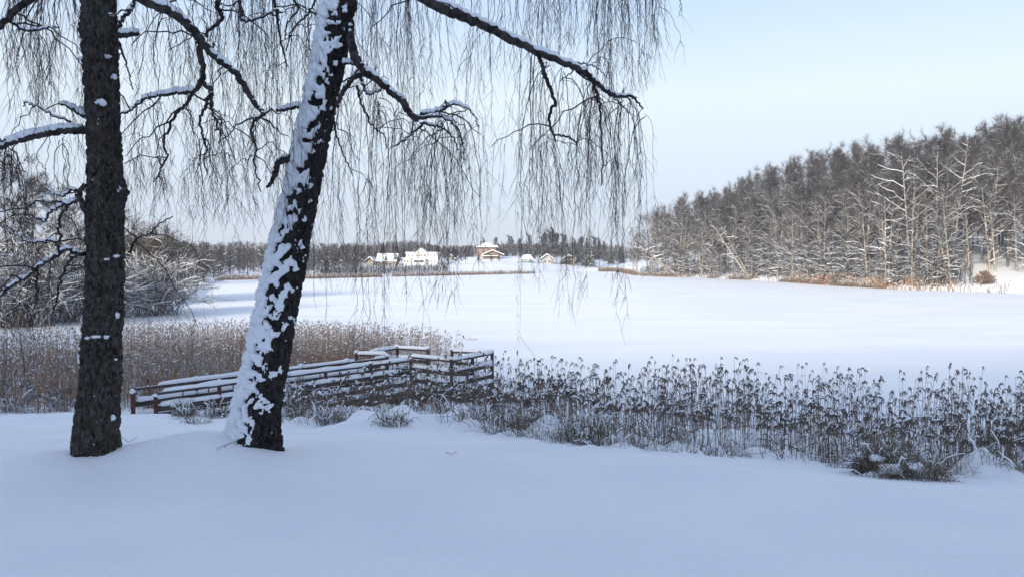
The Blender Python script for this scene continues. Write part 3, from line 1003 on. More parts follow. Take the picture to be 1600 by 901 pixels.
plat = [pF, pE, pD, pC, pB_, pA, pH, pG]
g = Geo()
poly_slab(g, plat, DECK - 0.05, DECK)
poly_slab(g, [RSt, pG + 0.002, pH + 0.002, LSt], DECK - 0.055, DECK - 0.004)
deck = g.build('deck', M['weathered_wood'], pier)
g = Geo()
poly_slab(g, [p * 0.985 + np.mean(plat, axis=0) * 0.015 for p in plat], DECK + 0.004, DECK + 0.11)
poly_slab(g, [RSt, pG, pH, LSt], DECK + 0.002, DECK + 0.105)
g.build('snow', M['snow_clump'], deck, smooth=False)
z3 = lambda p, z: np.array([p[0], p[1], z])
for a, b in ((RSt, pG), (pG, pF), (pF, pE), (pA, pH), (pE, pB_), (pB_, pA), (LSt, pH)):
    g = Geo()
    g.beam(z3(a, DECK - 0.16), z3(b, DECK - 0.16), 0.07, 0.22)
    g.build('edge_beam', M['weathered_wood'], pier)


def pier_post(p, top, m, z0=-0.3):
    g = Geo()
    g.box((p[0], p[1], (z0 + top) / 2), (0.085, 0.085, top - z0), 0.3)
    o = g.build('post', m, pier)
    gs = Geo()
    snow_pad(gs, (p[0], p[1], top + 0.015), (0.065, 0.065, 0.05), int(abs(p[0] * 100)))
    gs.build('snow', M['snow_clump'], o, smooth=True)


def pier_rail(a, b, h, th, hgt, seed, name='rail'):
    a, b = z3(a, h), z3(b, h)
    d = norm(b - a)
    g = Geo()
    g.beam(a + d * 0.02, b - d * 0.02, th, hgt)
    o = g.build(name, M['weathered_wood'], pier)
    n = max(10, int(np.linalg.norm(b - a) / 0.07))
    t = np.linspace(0.01, 0.99, n)
    P = a[None] + (b - a)[None] * t[:, None]
    r = np.random.default_rng(seed)
    nzv = vnoise(np.stack([t * np.linalg.norm(b - a) * 2.2, 0 * t + seed, 0 * t], 1), seed)
    rr = 0.042 + 0.036 * nzv
    rr = np.where(nzv < 0.13, 0.008, rr)
    rr[0] = rr[-1] = 0.01
    P[:, 2] += hgt / 2 + rr * 0.55
    gs = Geo()
    gs.tubes(P, rr, 8)
    gs.build('snow', M['snow_clump'], o, smooth=True)


def railing(a, b, posts, seed, first_red=False, skip_first=False, skip_last=False, top=1.62):
    ts = np.linspace(0, 1, posts)
    for i, t in enumerate(ts):
        if (i == 0 and skip_first) or (i == posts - 1 and skip_last):
            continue
        p = a + (b - a) * t
        pier_post(p, top + 0.05 - (0.12 if (first_red and i == 0) else 0), M['red_wood'] if (first_red and i < 2) or i % 3 == 0 else M['weathered_wood'])
    pier_rail(a, b, top - 0.02, 0.10, 0.05, seed)
    pier_rail(a, b, top - 0.36, 0.035, 0.13, seed + 1)
    pier_rail(a, b, top - 0.68, 0.035, 0.13, seed + 2)
    pier_rail(a, b, top - 0.92, 0.035, 0.12, seed + 3)
    # thin bars between the boards
    L_ = np.linalg.norm(b - a)
    for k in range(1, int(L_ / 0.62)):
        p = a + (b - a) * (k * 0.62 / L_)
        g = Geo()
        g.tubes(np.array([z3(p, DECK), z3(p, top - 0.05)]), np.array([0.013, 0.013]), 5)
        g.build('baluster', M['weathered_wood'], pier)


railing(RSt, pG, 6, 300, True, top=1.52)
railing(LSt, pH, 6, 310, True, top=1.54)
railing(pG, pF, 2, 320, skip_first=True)
railing(pF, pE, 3, 330, skip_first=True)
railing(pH, pA, 2, 340, skip_first=True)
railing(pA, pB_, 3, 350, skip_first=True)
railing(pB_, pC, 2, 360, skip_first=True)
railing(pE, pD, 2, 370, skip_first=True)

# ------------------------------------------------------------------ reeds on the near shore
def reed_parts(T, r, H, lean, nod, S, gst, gpl, gsn, glf, k=3, snow=1.0, plume=1.0):
    """Batch of T reeds rooted at S: stem, drooping plume, snow on the plume, a few leaves."""
    s = np.linspace(0, 1, 5)
    P = S[:, None] + np.zeros((T, 5, 3))
    P[..., 2] += H[:, None] * s[None]
    P[..., :2] += lean[:, None] * (s ** 1.4)[None, :, None] * H[:, None, None]
    P[:, 1:4] += r.normal(0, 0.008, (T, 3, 3))
    gst.tubes(P, (0.0048 - 0.0022 * s)[None] * (0.8 + 0.5 * r.random((T, 1))), k)
    top = P[:, -1]
    pl = (0.09 + 0.13 * r.random(T)) * plume
    nf = (0.15 + 0.85 * r.random(T))
    u = np.linspace(0, 1, 6)
    nd = np.concatenate([np.cos(nod)[:, None], np.sin(nod)[:, None], 0 * nod[:, None]], 1)
    drp = 0.5 + 0.8 * r.random(T)
    Q = top[:, None] + nd[:, None] * (pl[:, None] * nf[:, None] * np.sin(u * 1.5)[None] * 0.8)[..., None]
    Q[..., 2] += pl[:, None] * ((0.9 - 0.35 * nf)[:, None] * u[None] - (1.05 * drp * nf)[:, None] * u[None] ** 2)
    prof = np.array([0.10, 0.7, 1.0, 0.9, 0.6, 0.12])
    wdt = (0.011 + 0.012 * r.random(T)) * plume
    gpl.tubes(Q, prof[None] * wdt[:, None], 4)
    # loose tassels hanging from the plume
    nt_ = 8
    ti = np.repeat(np.arange(T), nt_)
    jj = r.integers(0, 6, len(ti))
    b = Q[ti, jj]
    a = r.random(len(ti)) * 6.283
    ln = (0.04 + 0.06 * r.random(len(ti))) * plume
    v = np.linspace(0, 1, 3)
    TQ = b[:, None] + (np.stack([np.cos(a), np.sin(a), 0 * a], 1) * 0.5 + nd[ti] * 0.3)[:, None] * (v[None, :, None] * ln[:, None, None])
    TQ[..., 2] -= ln[:, None] * (v ** 1.5)[None] * 0.9
    gpl.tubes(TQ, np.array([0.004, 0.006, 0.001])[None] * np.ones((len(ti), 1)) * (0.7 + 0.7 * r.random((len(ti), 1))), 3)
    if snow > 0:
        has = r.random(T) < 0.65 * snow
        Qs = Q[has][:, 0:5].copy()
        Qs[..., 2] += (wdt[has] * 0.75)[:, None]
        pf = np.array([0.15, 0.85, 0.95, 0.75, 0.15])
        gsn.tubes(Qs, pf[None] * (wdt[has] * (0.6 + 0.9 * r.random(has.sum())))[:, None], 4)
    if glf is not None:
        nl = 1
        ti = np.repeat(np.arange(T), nl)
        f = 0.25 + 0.6 * r.random(len(ti))
        b = S[ti] + 0
        b[:, 2] += H[ti] * f
        b[:, :2] += lean[ti] * (f ** 1.8)[:, None] * H[ti][:, None]
        a = r.random(len(ti)) * 6.283
        ln = 0.12 + 0.28 * r.random(len(ti))
        v = np.linspace(0, 1, 4)
        LQ = b[:, None] + np.stack([np.cos(a), np.sin(a), 0 * a], 1)[:, None] * (v[None, :, None] * ln[:, None, None] * 0.7)
        LQ[..., 2] += ln[:, None] * (0.55 * v - 0.95 * v ** 2)[None]
        glf.tubes(LQ, np.array([0.004, 0.008, 0.006, 0.001])[None] * np.ones((len(ti), 1)), 3)


rr_ = np.random.default_rng(77)
# variants for the front, each reed a thing with its own parts
REED_LABEL = 'dark drooping reed stalk with a snow dusted plume, front of the near reed bed'
REED_GROUP = 'reeds along the front of the near reed bed'
protos = []
for v in range(16):
    root = empty('reed', (0, 0, -50), 0, REED_LABEL, 'reed', REED_GROUP)
    r = np.random.default_rng(900 + v)
    gst, gpl, gsn, glf = Geo(), Geo(), Geo(), Geo()
    Hh = np.array([1.0 + 0.45 * r.random()])
    a0 = r.random() * 6.283
    reed_parts(1, r, Hh, np.array([[0.16 * math.cos(a0), 0.16 * math.sin(a0)]]) * r.random(), np.array([r.normal(-0.2, 0.9)]), np.zeros((1, 3)), gst, gpl, gsn, glf, 4, 1.0)
    own(root, gst.build('stem', M['reed_dark'], root))
    own(root, glf.build('leaves', M['reed_dark'], root))
    p = own(root, gpl.build('plume', M['plume_dark'], root))
    if gsn.v and len(gsn.v[0]):
        own(root, gsn.build('snow', M['snow_clump'], root))
    protos.append(root)
used = set()
cand = []
for i in range(3700):
    px = rr_.uniform(450, 2020)
    dep = rr_.random() ** 1.45
    fd = np.interp(px, FD_PX, FD)
    back = np.interp(px, [450, 620, 760, 900, 1300, 1640], [15.5, 19.5, 24.5, 25, 22.5, 20.5])
    D = fd + 0.1 + (max(back - fd, 1.0)) * dep
    x = (px - 800) / FPX * D
    if px < 720 and rr_.random() < 0.22:
        continue
    # patchy: leave thinner spots
    if vnoise(np.array([[x * 0.9, D * 0.9, 3.0]]), 55)[0] < 0.30 and rr_.random() < 0.75:
        continue
    # keep clear of the gangway and platform
    if px < 790:
        P2 = np.array([x, D])
        ab = pG - RSt
        t = np.clip(((P2 - RSt) @ ab) / (ab @ ab), 0, 1)
        nrm = np.array([-ab[1], ab[0]]) / np.linalg.norm(ab)
        sd = (P2 - RSt) @ nrm
        if sd > -0.25 or (x > -4.7 and x < -0.4 and D > 22.0):
            continue
    cand.append((D - fd, px, D, x))
cand.sort()
inview = [c for c in cand if c[1] < 1640]
front = inview[:300]
rest = inview[300:] + [c for c in cand if c[1] >= 1640]
for i, (e, px, D, x) in enumerate(front):
    pr = protos[i % 16]
    o = pr if i < 16 else copy_tree(pr)
    s_ = rr_.uniform(0.60, 1.12)
    s_ = min(s_, (2.0 - gz(x, D)) / 1.2 * rr_.uniform(0.78, 1.12))
    s_ = max(s_, 0.55)
    if px < 770:
        s_ = max(1.95 - gz(x, D), 0.5) / 1.3 * rr_.uniform(0.7, 1.1)
    o.location = (x, D, gz(x, D) - 0.05)
    o.rotation_euler = (rr_.normal(0, 0.06), rr_.normal(0, 0.06), rr_.normal(0, 0.5))
    o.scale = (s_, s_, s_)

gst, gpl, gsn = Geo(), Geo(), Geo()
c = np.array(rest)
T = len(c)
S = np.stack([c[:, 3], c[:, 2], ground_h(c[:, 3], c[:, 2]).clip(0.0) - 0.03], 1)
H = np.maximum(rr_.uniform(0.95, 1.62, T) - 0.55 * S[:, 2], 0.5)
H = np.where(c[:, 1] < 770, np.clip(1.95 - S[:, 2], 0.5, 1.6) * rr_.uniform(0.65, 1.1, T), H)
ln = rr_.normal(0, 0.07, (T, 2))
nod = rr_.normal(-0.2, 1.0, T)
reed_parts(T, rr_, H, ln, nod, S, gst, gpl, gsn, gst, 3, 1.0)
g = Geo()
for src, m in ((gst, 0), (gpl, 1), (gsn, 2)):
    off = g.n
    nv = 0
    for V in src.v:
        g.v.append(V)
        nv += len(V)
    for F, _ in src.f:
        g.f.append((F + off, m))
    g.n += nv
tag(g.build('reed_bed', [M['reed_dark'], M['plume_dark'], M['snow_clump']]), 'dense dark snow dusted reeds standing in the ice behind the front reeds', 'reeds', kind='stuff')

# tan reed bed left of and behind the pier
gst, gpl, gsn = Geo(), Geo(), Geo()
N = 9500
px = rr_.uniform(-160, 722, N)
f = rr_.random(N) ** 0.9
fr = np.interp(px, [-160, 0, 200, 300, 420, 560, 640, 722], [17.3, 18.0, 19.6, 21.0, 22.8, 26.0, 27.0, 26.0])
bk = np.interp(px, [-160, 200, 400, 560, 650, 722], [40, 39, 38, 36, 35, 31])
Dd = fr + (bk - fr) * f
kp = ~((px > 560) & (rr_.random(N) < np.interp(px, [560, 640, 722], [0.15, 0.5, 0.85])))
kp &= ~((px < 130) & (f > 0.75))
px, Dd = px[kp], Dd[kp]
T = len(px)
X = (px - 800) / FPX * Dd
S = np.stack([X, Dd, np.maximum(ground_h(X, Dd), 0) - 0.03], 1)
# tops run nearly level, so plants on the bank are shorter
H = np.clip(1.48 - S[:, 2] * 0.66, 0.7, 3) * rr_.uniform(0.72, 1.12, T)
reed_parts(T, rr_, H, rr_.normal(0, 0.05, (T, 2)), rr_.normal(-0.2, 1.0, T), S, gst, gpl, gsn, gst, 3, 0.6, 0.75)
g = Geo()
for src, m in ((gst, 0), (gpl, 1), (gsn, 2)):
    off = g.n
    nv = 0
    for V in src.v:
        g.v.append(V)
        nv += len(V)
    for F, _ in src.f:
        g.f.append((F + off, m))
    g.n += nv
tag(g.build('tan_reed_bed', [M['reed_tan'], M['plume_tan'], M['snow_clump']]), 'thick rusty tan reeds with frosted plumes behind the pier railings', 'reeds', kind='stuff')


# low grass tussocks and weeds weighed down by snow at the edge of the bank
def tuft_mesh(r, root, h, w, blades, snow, m='grass'):
    g, gs = Geo(), Geo()
    T = blades
    a = r.random(T) * 6.283
    b0 = np.stack([np.cos(a), np.sin(a), 0 * a], 1) * (r.random(T) ** 0.6 * w * 0.75)[:, None]
    a = a + r.normal(0, 1.5, T)
    ln = h * (0.25 + 0.75 * r.random(T) ** 1.3)
    v = np.linspace(0, 1, 6)
    dirv = np.stack([np.cos(a), np.sin(a), 0 * a], 1)
    P = b0[:, None] + dirv[:, None] * (v[None, :, None] ** 1.4 * (w * (0.15 + 0.55 * r.random(T)))[:, None, None])
    P[..., 2] += ln[:, None] * (1.5 * v - 0.5 * v ** 2 - (0.9 * r.random(T))[:, None] * v ** 3)
    P[:, 1:] += r.normal(0, 0.012, P[:, 1:].shape)
    g.tubes(P, np.array([0.0032, 0.0034, 0.0032, 0.003, 0.002, 0.001])[None] * (0.6 + 0.8 * r.random((T, 1))), 3)
    o = own(root, g.build('blades', M[m], root))
    if snow:
        sel = r.random(T) < (0.035 if blades > 200 else min(0.05 + 0.025 * snow, 0.3))
        Q = P[sel][:, 1:6].copy()
        Q[..., 2] += 0.008
        for _ in range(9 if h > 0.4 and blades > 200 else 0):
            j = r.integers(0, T)
            s_ = w * (0.06 + 0.13 * r.random())
            snow_pad(gs, P[j, 3] * np.array([0.85, 0.85, 0.8]), (s_ * 1.2, s_, 0.02 + s_ * 0.28), int(r.integers(0, 9999)))
        gs.tubes(Q, np.array([0.002, 0.005, 0.008, 0.008, 0.003])[None] * (0.6 + 1.1 * r.random((int(sel.sum()), 1))), 5)
        own(root, gs.build('snow', M['snow_clump'], root, smooth=True))


TL, TG = 'small dry grass tuft weighed down by snow at the foot of the reeds', 'grass tufts at the foot of the reeds'
tufts = []
for v in range(8):
    root = empty('grass_tuft', (0, 0, -50), 0, TL, 'grass tuft', TG)
    tuft_mesh(np.random.default_rng(1200 + v), root, 0.30 + 0.05 * v, 0.28 + 0.03 * v, 22 + 4 * v, 3)
    tufts.append(root)
for i in range(16):
    px = rr_.uniform(445, 1620)
    fd = float(np.interp(px, FD_PX, FD))
    D = fd + abs(rr_.normal(0, 0.8)) - 0.35
    x = (px - 800) / FPX * D
    o = tufts[i % 8] if i < 8 else copy_tree(tufts[i % 8])
    s_ = rr_.uniform(0.6, 1.35)
    o.location = (x, D, gz(x, D) - 0.05)
    o.rotation_euler = (0, 0, rr_.uniform(0, 6.28))
    o.scale = (s_, s_, s_ * rr_.uniform(0.7, 1.1))
for (px, py, h, w, bl, sn, lab) in ((1405, 742, 0.55, 0.62, 420, 9, 'large matted grass mound roofed with snow in front of the right hand reeds'),
                                    (1375, 735, 0.45, 0.35, 220, 4, 'dark hollow grass clump just left of the large matted grass mound'),
                                    (1480, 752, 0.22, 0.2, 50, 3, 'tiny bent weed bowed under snow right of the large grass mound'),
                                    (925, 690, 0.6, 0.45, 160, 5, 'tall fanned grass clump at the reed edge below the middle of the lake'),
                                    (815, 672, 0.5, 0.35, 150, 6, 'snow hooded grass clump just right of the pier platform'),
                                    (515, 660, 0.45, 0.35, 160, 7, 'snow loaded weed clump right of the leaning birch base'),
                                    (612, 664, 0.35, 0.3, 140, 5, 'low dark weed clump below the middle of the pier'),
                                    (735, 530, 0.25, 0.45, 50, 2, 'lone sprig of dry grass lying on the lake ice beyond the pier'),
                                    (300, 662, 0.30, 0.35, 60, 4, 'arched fern like weed under snow in front of the pier railing'),
                                    (285, 650, 0.55, 0.35, 160, 6, 'frosted weed clump leaning on the pier railing near its red posts'),
                                    (335, 650, 0.5, 0.35, 160, 6, 'frosted weed clump between pier railing and leaning birch')):
    D = None
    for q in np.arange(8.0, 60, 0.1):
        p = W(px, py, q)
        if max(gz(p[0], p[1]), 0) >= p[2]:
            D = q
            break
    D = D or 16.0
    x = (px - 800) / FPX * D
    root = empty('grass_tuft', (x, D, max(gz(x, D), 0) - 0.04), 0, lab, 'grass tuft')
    tuft_mesh(np.random.default_rng(px), root, h, w, bl, sn)

# tangle of broken stems and bent weeds at the feet of the reeds
T = 3600
px = rr_.uniform(430, 2020, T)
D = np.interp(px, FD_PX, FD) + np.abs(rr_.normal(0, 0.75, T)) - 0.30
X = (px - 800) / FPX * D
kp = vnoise(np.stack([X * 0.8, D * 0.8, 0 * X], 1), 91) > 0.33
X, D = X[kp], D[kp]
T = len(X)
S = np.stack([X, D, np.maximum(ground_h(X, D), 0) - 0.03], 1)
ln = 0.12 + 0.5 * rr_.random(T) ** 1.5
a = rr_.random(T) * 6.283
tl = rr_.random(T) ** 1.3 * 1.25
v = np.linspace(0, 1, 5)
dv = np.stack([np.cos(a) * np.sin(tl), np.sin(a) * np.sin(tl), np.cos(tl)], 1)
P = S[:, None] + dv[:, None] * (ln[:, None, None] * v[None, :, None])
P[..., 2] -= (ln * rr_.random(T) * 0.7)[:, None] * (v ** 2.5)[None]
P[:, 1:] += rr_.normal(0, 0.010, (T, 4, 3))
g = Geo()
g.tubes(P, 0.0030 * (1 - 0.6 * v)[None] * (0.6 + 0.9 * rr_.random((T, 1))), 3)
sel = rr_.random(T) < 0.10
Q = P[sel][:, 1:].copy()
Q[..., 2] += 0.008
g.tubes(Q, np.array([0.003, 0.009, 0.009, 0.003])[None] * (0.5 + 1.2 * rr_.random((int(sel.sum()), 1))), 4, 1)
tag(g.build('weeds', [M['grass'], M['snow_clump']]), 'tangle of broken dry stems poking from the snow at the feet of the reeds', 'weeds', kind='stuff')

# thin dead stalks poking out of the smooth snow
for (pts, lab) in (([(378, 690), (362, 692), (342, 702), (338, 704)], 'pair of thin dry stalks in the drift left of the leaning birch'),
                   ([(424, 676), (427, 688), (432, 700)], 'thin dry stalk at the right foot of the leaning birch'),
                   ([(190, 682), (203, 690), (214, 680)], 'bent hair thin twig in the snow right of the upright birch'),
                   ([(697, 706), (706, 709), (714, 706)], 'short twig lying in the open snow below the pier')):
    D = 7.3 if pts[0][0] < 500 else 9.2
    P = []
    for a, b in pts:
        p = W(a, b, D)
        for q in np.arange(5.5, 14, 0.05):
            p = W(a, b, q)
            if gz(p[0], p[1]) >= p[2] - 0.02:
                break
        P.append([p[0], p[1], gz(p[0], p[1]) + 0.02])
    P = spline(P, 14, 0.004)
    g = Geo()
    g.tubes(P, np.linspace(0.003, 0.0015, 14), 4)
    if 'pair' in lab:
        g.tubes(P + np.array([0.04, 0, 0.012]) * np.linspace(0, 1, 14)[:, None] * 2, np.linspace(0.003, 0.0015, 14), 4)
    tag(g.build('dry_stalk', M['grass']), lab, 'stalk')

# ------------------------------------------------------------------ bare trees, shrubs, firs
def gen_tree(seed, H, r0, lean=(0, 0), limbs=26, bare=0.25, spread=0.30, up=0.9, dense=1.0, tw=0.016, twins=0, curve=0.0):
    """Bare tree: returns trunk+limb, twig and snow geometry."""
    r = np.random.default_rng(seed)
    gt, gc, gs = Geo(), Geo(), Geo()
    stems = []
    for k in range(1 + twins):
        n = 14
        s = np.linspace(0, 1, n)
        lx_, ly_ = lean[0] + 0.09 * k * (1 if k else 0), lean[1]
        hh = H * (1 - 0.12 * k)
        P = np.stack([hh * (lx_ * s - curve * lx_ * s ** 2.2) + 0.25 * k, hh * (ly_ * s - curve * ly_ * s ** 2.2), hh * s * (1 - 0.25 * (abs(lx_) + abs(ly_)))], 1)
        P[1:] += np.cumsum(r.normal(0, 0.012 * H / 10, (n - 1, 3)), 0) * np.array([1, 1, 0.2])
        Rr = r0 * (1 - 0.25 * k) * (1 - 0.93 * s ** 0.85) + 0.008
        gt.tubes(P, Rr, 7)
        if abs(lx_) > 0.3:
            snow_tube(gs, P, Rr * 0.9, 5, 1.0, seed)
        stems.append((P, Rr))
    for (P, Rr) in stems:
        n = len(P)
        NL = limbs if len(stems) == 1 else int(limbs * 0.7)
        fr = bare + (0.97 - bare) * (np.arange(NL) + r.random(NL)) / NL
        az = np.arange(NL) * 2.4 + r.normal(0, 0.9, NL)
        tt = (fr - bare) / (1 - bare)
        lens = H * spread * (0.55 + 0.45 * np.sin(np.pi * np.minimum(tt * 1.15, 1))) * (1 - 0.36 * tt) * (0.40 + 0.95 * r.random(NL)) + 0.25
        elev = up * (0.50 + 0.55 * fr) + r.normal(0, 0.2, NL)
        i0 = (fr * (n - 1)).astype(int).clip(0, n - 2)
        w = (fr * (n - 1) - i0)[:, None]
        B = P[i0] * (1 - w) + P[i0 + 1] * w
        br = np.interp(fr, np.linspace(0, 1, n), Rr) * 0.5
        m = 7
        s = np.linspace(0, 1, m)
        d = np.stack([np.cos(az) * np.cos(elev), np.sin(az) * np.cos(elev), np.sin(elev)], 1)
        Q = B[:, None] + d[:, None] * (lens[:, None, None] * s[None, :, None])
        sag = r.normal(-0.06, 0.16, NL)
        Q[..., 2] += (lens * sag)[:, None] * (s ** 2)[None]
        Q[:, 1:] += np.cumsum(r.normal(0, 0.034, (NL, m - 1, 3)) * lens[:, None, None], 1)
        QR = br[:, None] * (1 - 0.85 * s)[None] + 0.008
        gt.tubes(Q, QR, 5)
        Qs = Q.copy()
        lev = np.clip(1.3 - 1.2 * np.abs(norm(np.gradient(Q, axis=1))[..., 2]), 0.05, 1)
        Qs[..., 2] += QR * 0.8
        gs.tubes(Qs, (QR * 0.85 + 0.020) * lev, 4)
        # secondaries
        ns = max(3, int(9 * dense))
        li = np.repeat(np.arange(NL), ns)
        f2 = 0.15 + 0.85 * r.random(len(li))
        j0 = (f2 * (m - 1)).astype(int).clip(0, m - 2)
        w = (f2 * (m - 1) - j0)[:, None]
        B2 = Q[li, j0] * (1 - w) + Q[li, j0 + 1] * w
        d2 = norm(d[li] * 0.9 + r.normal(0, 0.6, (len(li), 3)) + np.array([0, 0, 0.12]))
        l2 = lens[li] * (0.16 + 0.36 * r.random(len(li)))
        s4 = np.linspace(0, 1, 4)
        Q2 = B2[:, None] + d2[:, None] * (l2[:, None, None] * s4[None, :, None])
        Q2[:, 1:] += r.normal(0, 0.04, (len(li), 3, 3)) * l2[:, None, None]
        R2 = np.maximum(QR[li, j0] * 0.5, 0.010)[:, None] * (1 - 0.6 * s4)[None]
        gc.tubes(Q2, R2, 3)
        lev2 = np.clip(1.2 - 1.3 * np.abs(d2[:, 2]), 0, 1)
        sel = lev2 > 0.25
        Q2s = Q2[sel].copy()
        Q2s[..., 2] += R2[sel] * 0.9
        gs.tubes(Q2s, (R2[sel] * 0.75 + 0.009) * lev2[sel][:, None], 3)
        # twigs
        nt2 = max(3, int(12 * dense))
        ti = np.repeat(np.arange(len(li)), nt2)
        f3 = r.random(len(ti))
        k0 = (f3 * 3).astype(int).clip(0, 2)
        w = (f3 * 3 - k0)[:, None]
        B3 = Q2[ti, k0] * (1 - w) + Q2[ti, k0 + 1] * w
        d3 = norm(d2[ti] * 0.7 + r.normal(0, 0.6, (len(ti), 3)) + np.array([0, 0, 0.15]))
        l3 = 0.25 + 0.65 * r.random(len(ti)) * (H / 14)
        s3 = np.linspace(0, 1, 3)
        Q3 = B3[:, None] + d3[:, None] * (l3[:, None, None] * s3[None, :, None])
        Q3[:, 1:] += r.normal(0, 0.05, (len(ti), 2, 3))
        gc.tubes(Q3, tw * np.array([1, 0.75, 0.35])[None] * (0.6 + 0.7 * r.random((len(ti), 1))), 3)
    return gt, gc, gs


def make_tree(name, label, cat, group, bark, twig='crown_twig', snow=True, **kw):
    root = empty(name, (0, 0, -80), 0, label, cat, group)
    gt, gc, gs = gen_tree(**kw)
    own(root, gt.build('trunk', M[bark], root, smooth=True))
    own(root, gc.build('crown', M[twig], root))
    if snow:
        own(root, gs.build('snow', M['snow_clump'], root))
    return root


def place(root, first, x, y, rz=0.0, s=1.0, sz=None, label=None, group=None, sink=0.1):
    o = root if first else copy_tree(root)
    o.location = (x, y, max(gz(x, y), 0.0) - sink)
    o.rotation_euler = (0, 0, rz)
    o.scale = (s, s, sz or s)
    if label:
        o['label'] = label
    if group:
        o['group'] = group
    return o


rw = np.random.default_rng(5)
WL, WG = 'tall bare dark crowned tree in the depth of the wood on the right shore', 'trees in the depth of the right shore wood'
FL, FG = 'pale birch with snow lined limbs in front of the right shore wood', 'birches along the front of the right shore wood'
deep = [make_tree('bare_tree', WL, 'tree', WG, ('grey_bark', 'pale_bark', 'grey_bark')[i % 3], seed=2000 + i, H=15.5, r0=0.17, limbs=26, bare=0.22, spread=0.27, up=1.25, dense=1.2, tw=0.0125, twins=(0, 0, 1, 0, 0, 1)[i % 6]) for i in range(7)]
frnt = [make_tree('birch_tree', FL, 'tree', FG, 'pale_bark', seed=2100 + i, H=14.5, r0=0.17 + 0.03 * (i % 3), lean=((-0.06, 0.02, 0.08, -0.12, 0.0, -0.03, 0.05, -0.08, 0.1)[i], 0), limbs=17 + i % 4, bare=(0.25, 0.12, 0.3, 0.10, 0.2, 0.16, 0.3, 0.22, 0.14)[i], spread=0.37, up=1.2 - 0.06 * (i % 4), dense=1.05, tw=0.0105, twins=(0, 1, 0, 0, 1, 0, 2, 0, 1)[i]) for i in range(9)]
low = [make_tree('young_tree', 'low bushy young tree with snow bent branches at the edge of the right shore wood', 'tree', 'young trees at the edge of the right shore wood', 'grey_bark', seed=2200 + i, H=6.5, r0=0.09, lean=((-0.15, 0.05, -0.08, 0.1)[i], 0), limbs=24, bare=0.08, spread=0.42, up=0.35, dense=0.8, tw=0.014) for i in range(4)]
usedt = set()


def put(pool, *a, **k):
    i = int(rw.integers(0, len(pool)))
    nm = pool[i].name
    o = place(pool[i], nm not in usedt, *a, **k)
    usedt.add(nm)
    return o


def shore_pt(px, back):
    th = float(px_to_th(px))
    D = float(shore_D(th)) + back
    return math.tan(th) * D, D


# skyline of the wood (photo row for a column) steers how tall the trees stand
SKY_PX = [985, 1010, 1050, 1100, 1150, 1200, 1300, 1400, 1500, 1600, 1800]
SKY_PY = [380, 322, 312, 306, 290, 264, 240, 224, 208, 190, 180]
px = 1006.0
while px < 1730:
    for row in range(7):
        back = 3.5 + row * 5.5 + rw.uniform(-2, 2)
        if px < 1060 and row > 2:
            continue
        if px > 1500:
            back += 6
        x, y = shore_pt(px + rw.normal(0, 9), back)
        z = max(gz(x, y), 0)
        top = EYE + (HOR - np.interp(800 + FPX * x / y, SKY_PX, SKY_PY)) / FPX * y
        want = (top - z) * rw.uniform(0.88, 1.02)
        if row < 4:
            want = min(want, 17 + rw.uniform(-2.5, 1)) * (0.80 if (row == 0 and px > 1090) else 1) * rw.uniform(0.84, 1)
        want = float(np.clip(want, 8, 24))
        if row == 0:
            put(frnt, x, y, rw.uniform(0, 6.28), want / 14.5)
        elif row in (1, 2) and rw.random() < 0.5:
            put(frnt, x, y, rw.uniform(0, 6.28), want / 14.5)
        else:
            put(deep, x, y, rw.uniform(0, 6.28), want / 15.5 * 0.95, want / 15.5)
    px += 14 + 9 * (px - 1000) / 600
for i in range(46):
    px = rw.uniform(1010, 1480)
    x, y = shore_pt(px, rw.uniform(0.8, 5))
    put(low, x, y, rw.uniform(0, 6.28), rw.uniform(0.45, 1.15))


def leaner(px, back, seed, label, H, lean, twins=0, rz=0.0, curve=0.25, r0=0.2):
    x, y = shore_pt(px, back)
    t = make_tree('birch_tree', label, 'tree', None, 'pale_bark', seed=seed, H=H, r0=r0, lean=lean, limbs=16, bare=0.35, spread=0.26, up=0.7, dense=0.6, tw=0.014, twins=twins, curve=curve)
    place(t, True, x, y, rz)


leaner(1063, 0.8, 2301, 'white birch bowed far out over the ice at the left tip of the wood', 15, (-1.05, -0.1), 0, 0, 0.2, 0.30)
leaner(1050, 1.5, 2302, 'slimmer white birch bowed left just beside the most bowed birch of the wood', 13, (-0.75, 0.0), 0, 0, 0.1, 0.26)
leaner(1172, 1.0, 2303, 'twin stemmed white birch leaning left out of the shore reeds below the wood', 14, (-0.62, 0.0), 1, 0, 0.05, 0.30)
leaner(1424, 6.0, 2304, 'tall pale birch with a crooked low left limb above the sunlit snow', 19, (-0.10, 0), 0, 0, 0.0, 0.26)
leaner(1462, 9.0, 2305, 'straight slender pale birch between the crooked limbed birch and the leaning right one', 19, (0.0, 0), 0, 0, 0.0, 0.20)
leaner(1484, 8.5, 2306, 'pale birch leaning right above the sunlit snow slope at the right of the wood', 20, (0.12, 0), 0, 0, 0.0, 0.24)
leaner(1385, 1.5, 2307, 'clump of dark stemmed birches standing right at the ice edge of the wood', 13, (-0.04, 0), 2, 0, 0.0, 0.2)


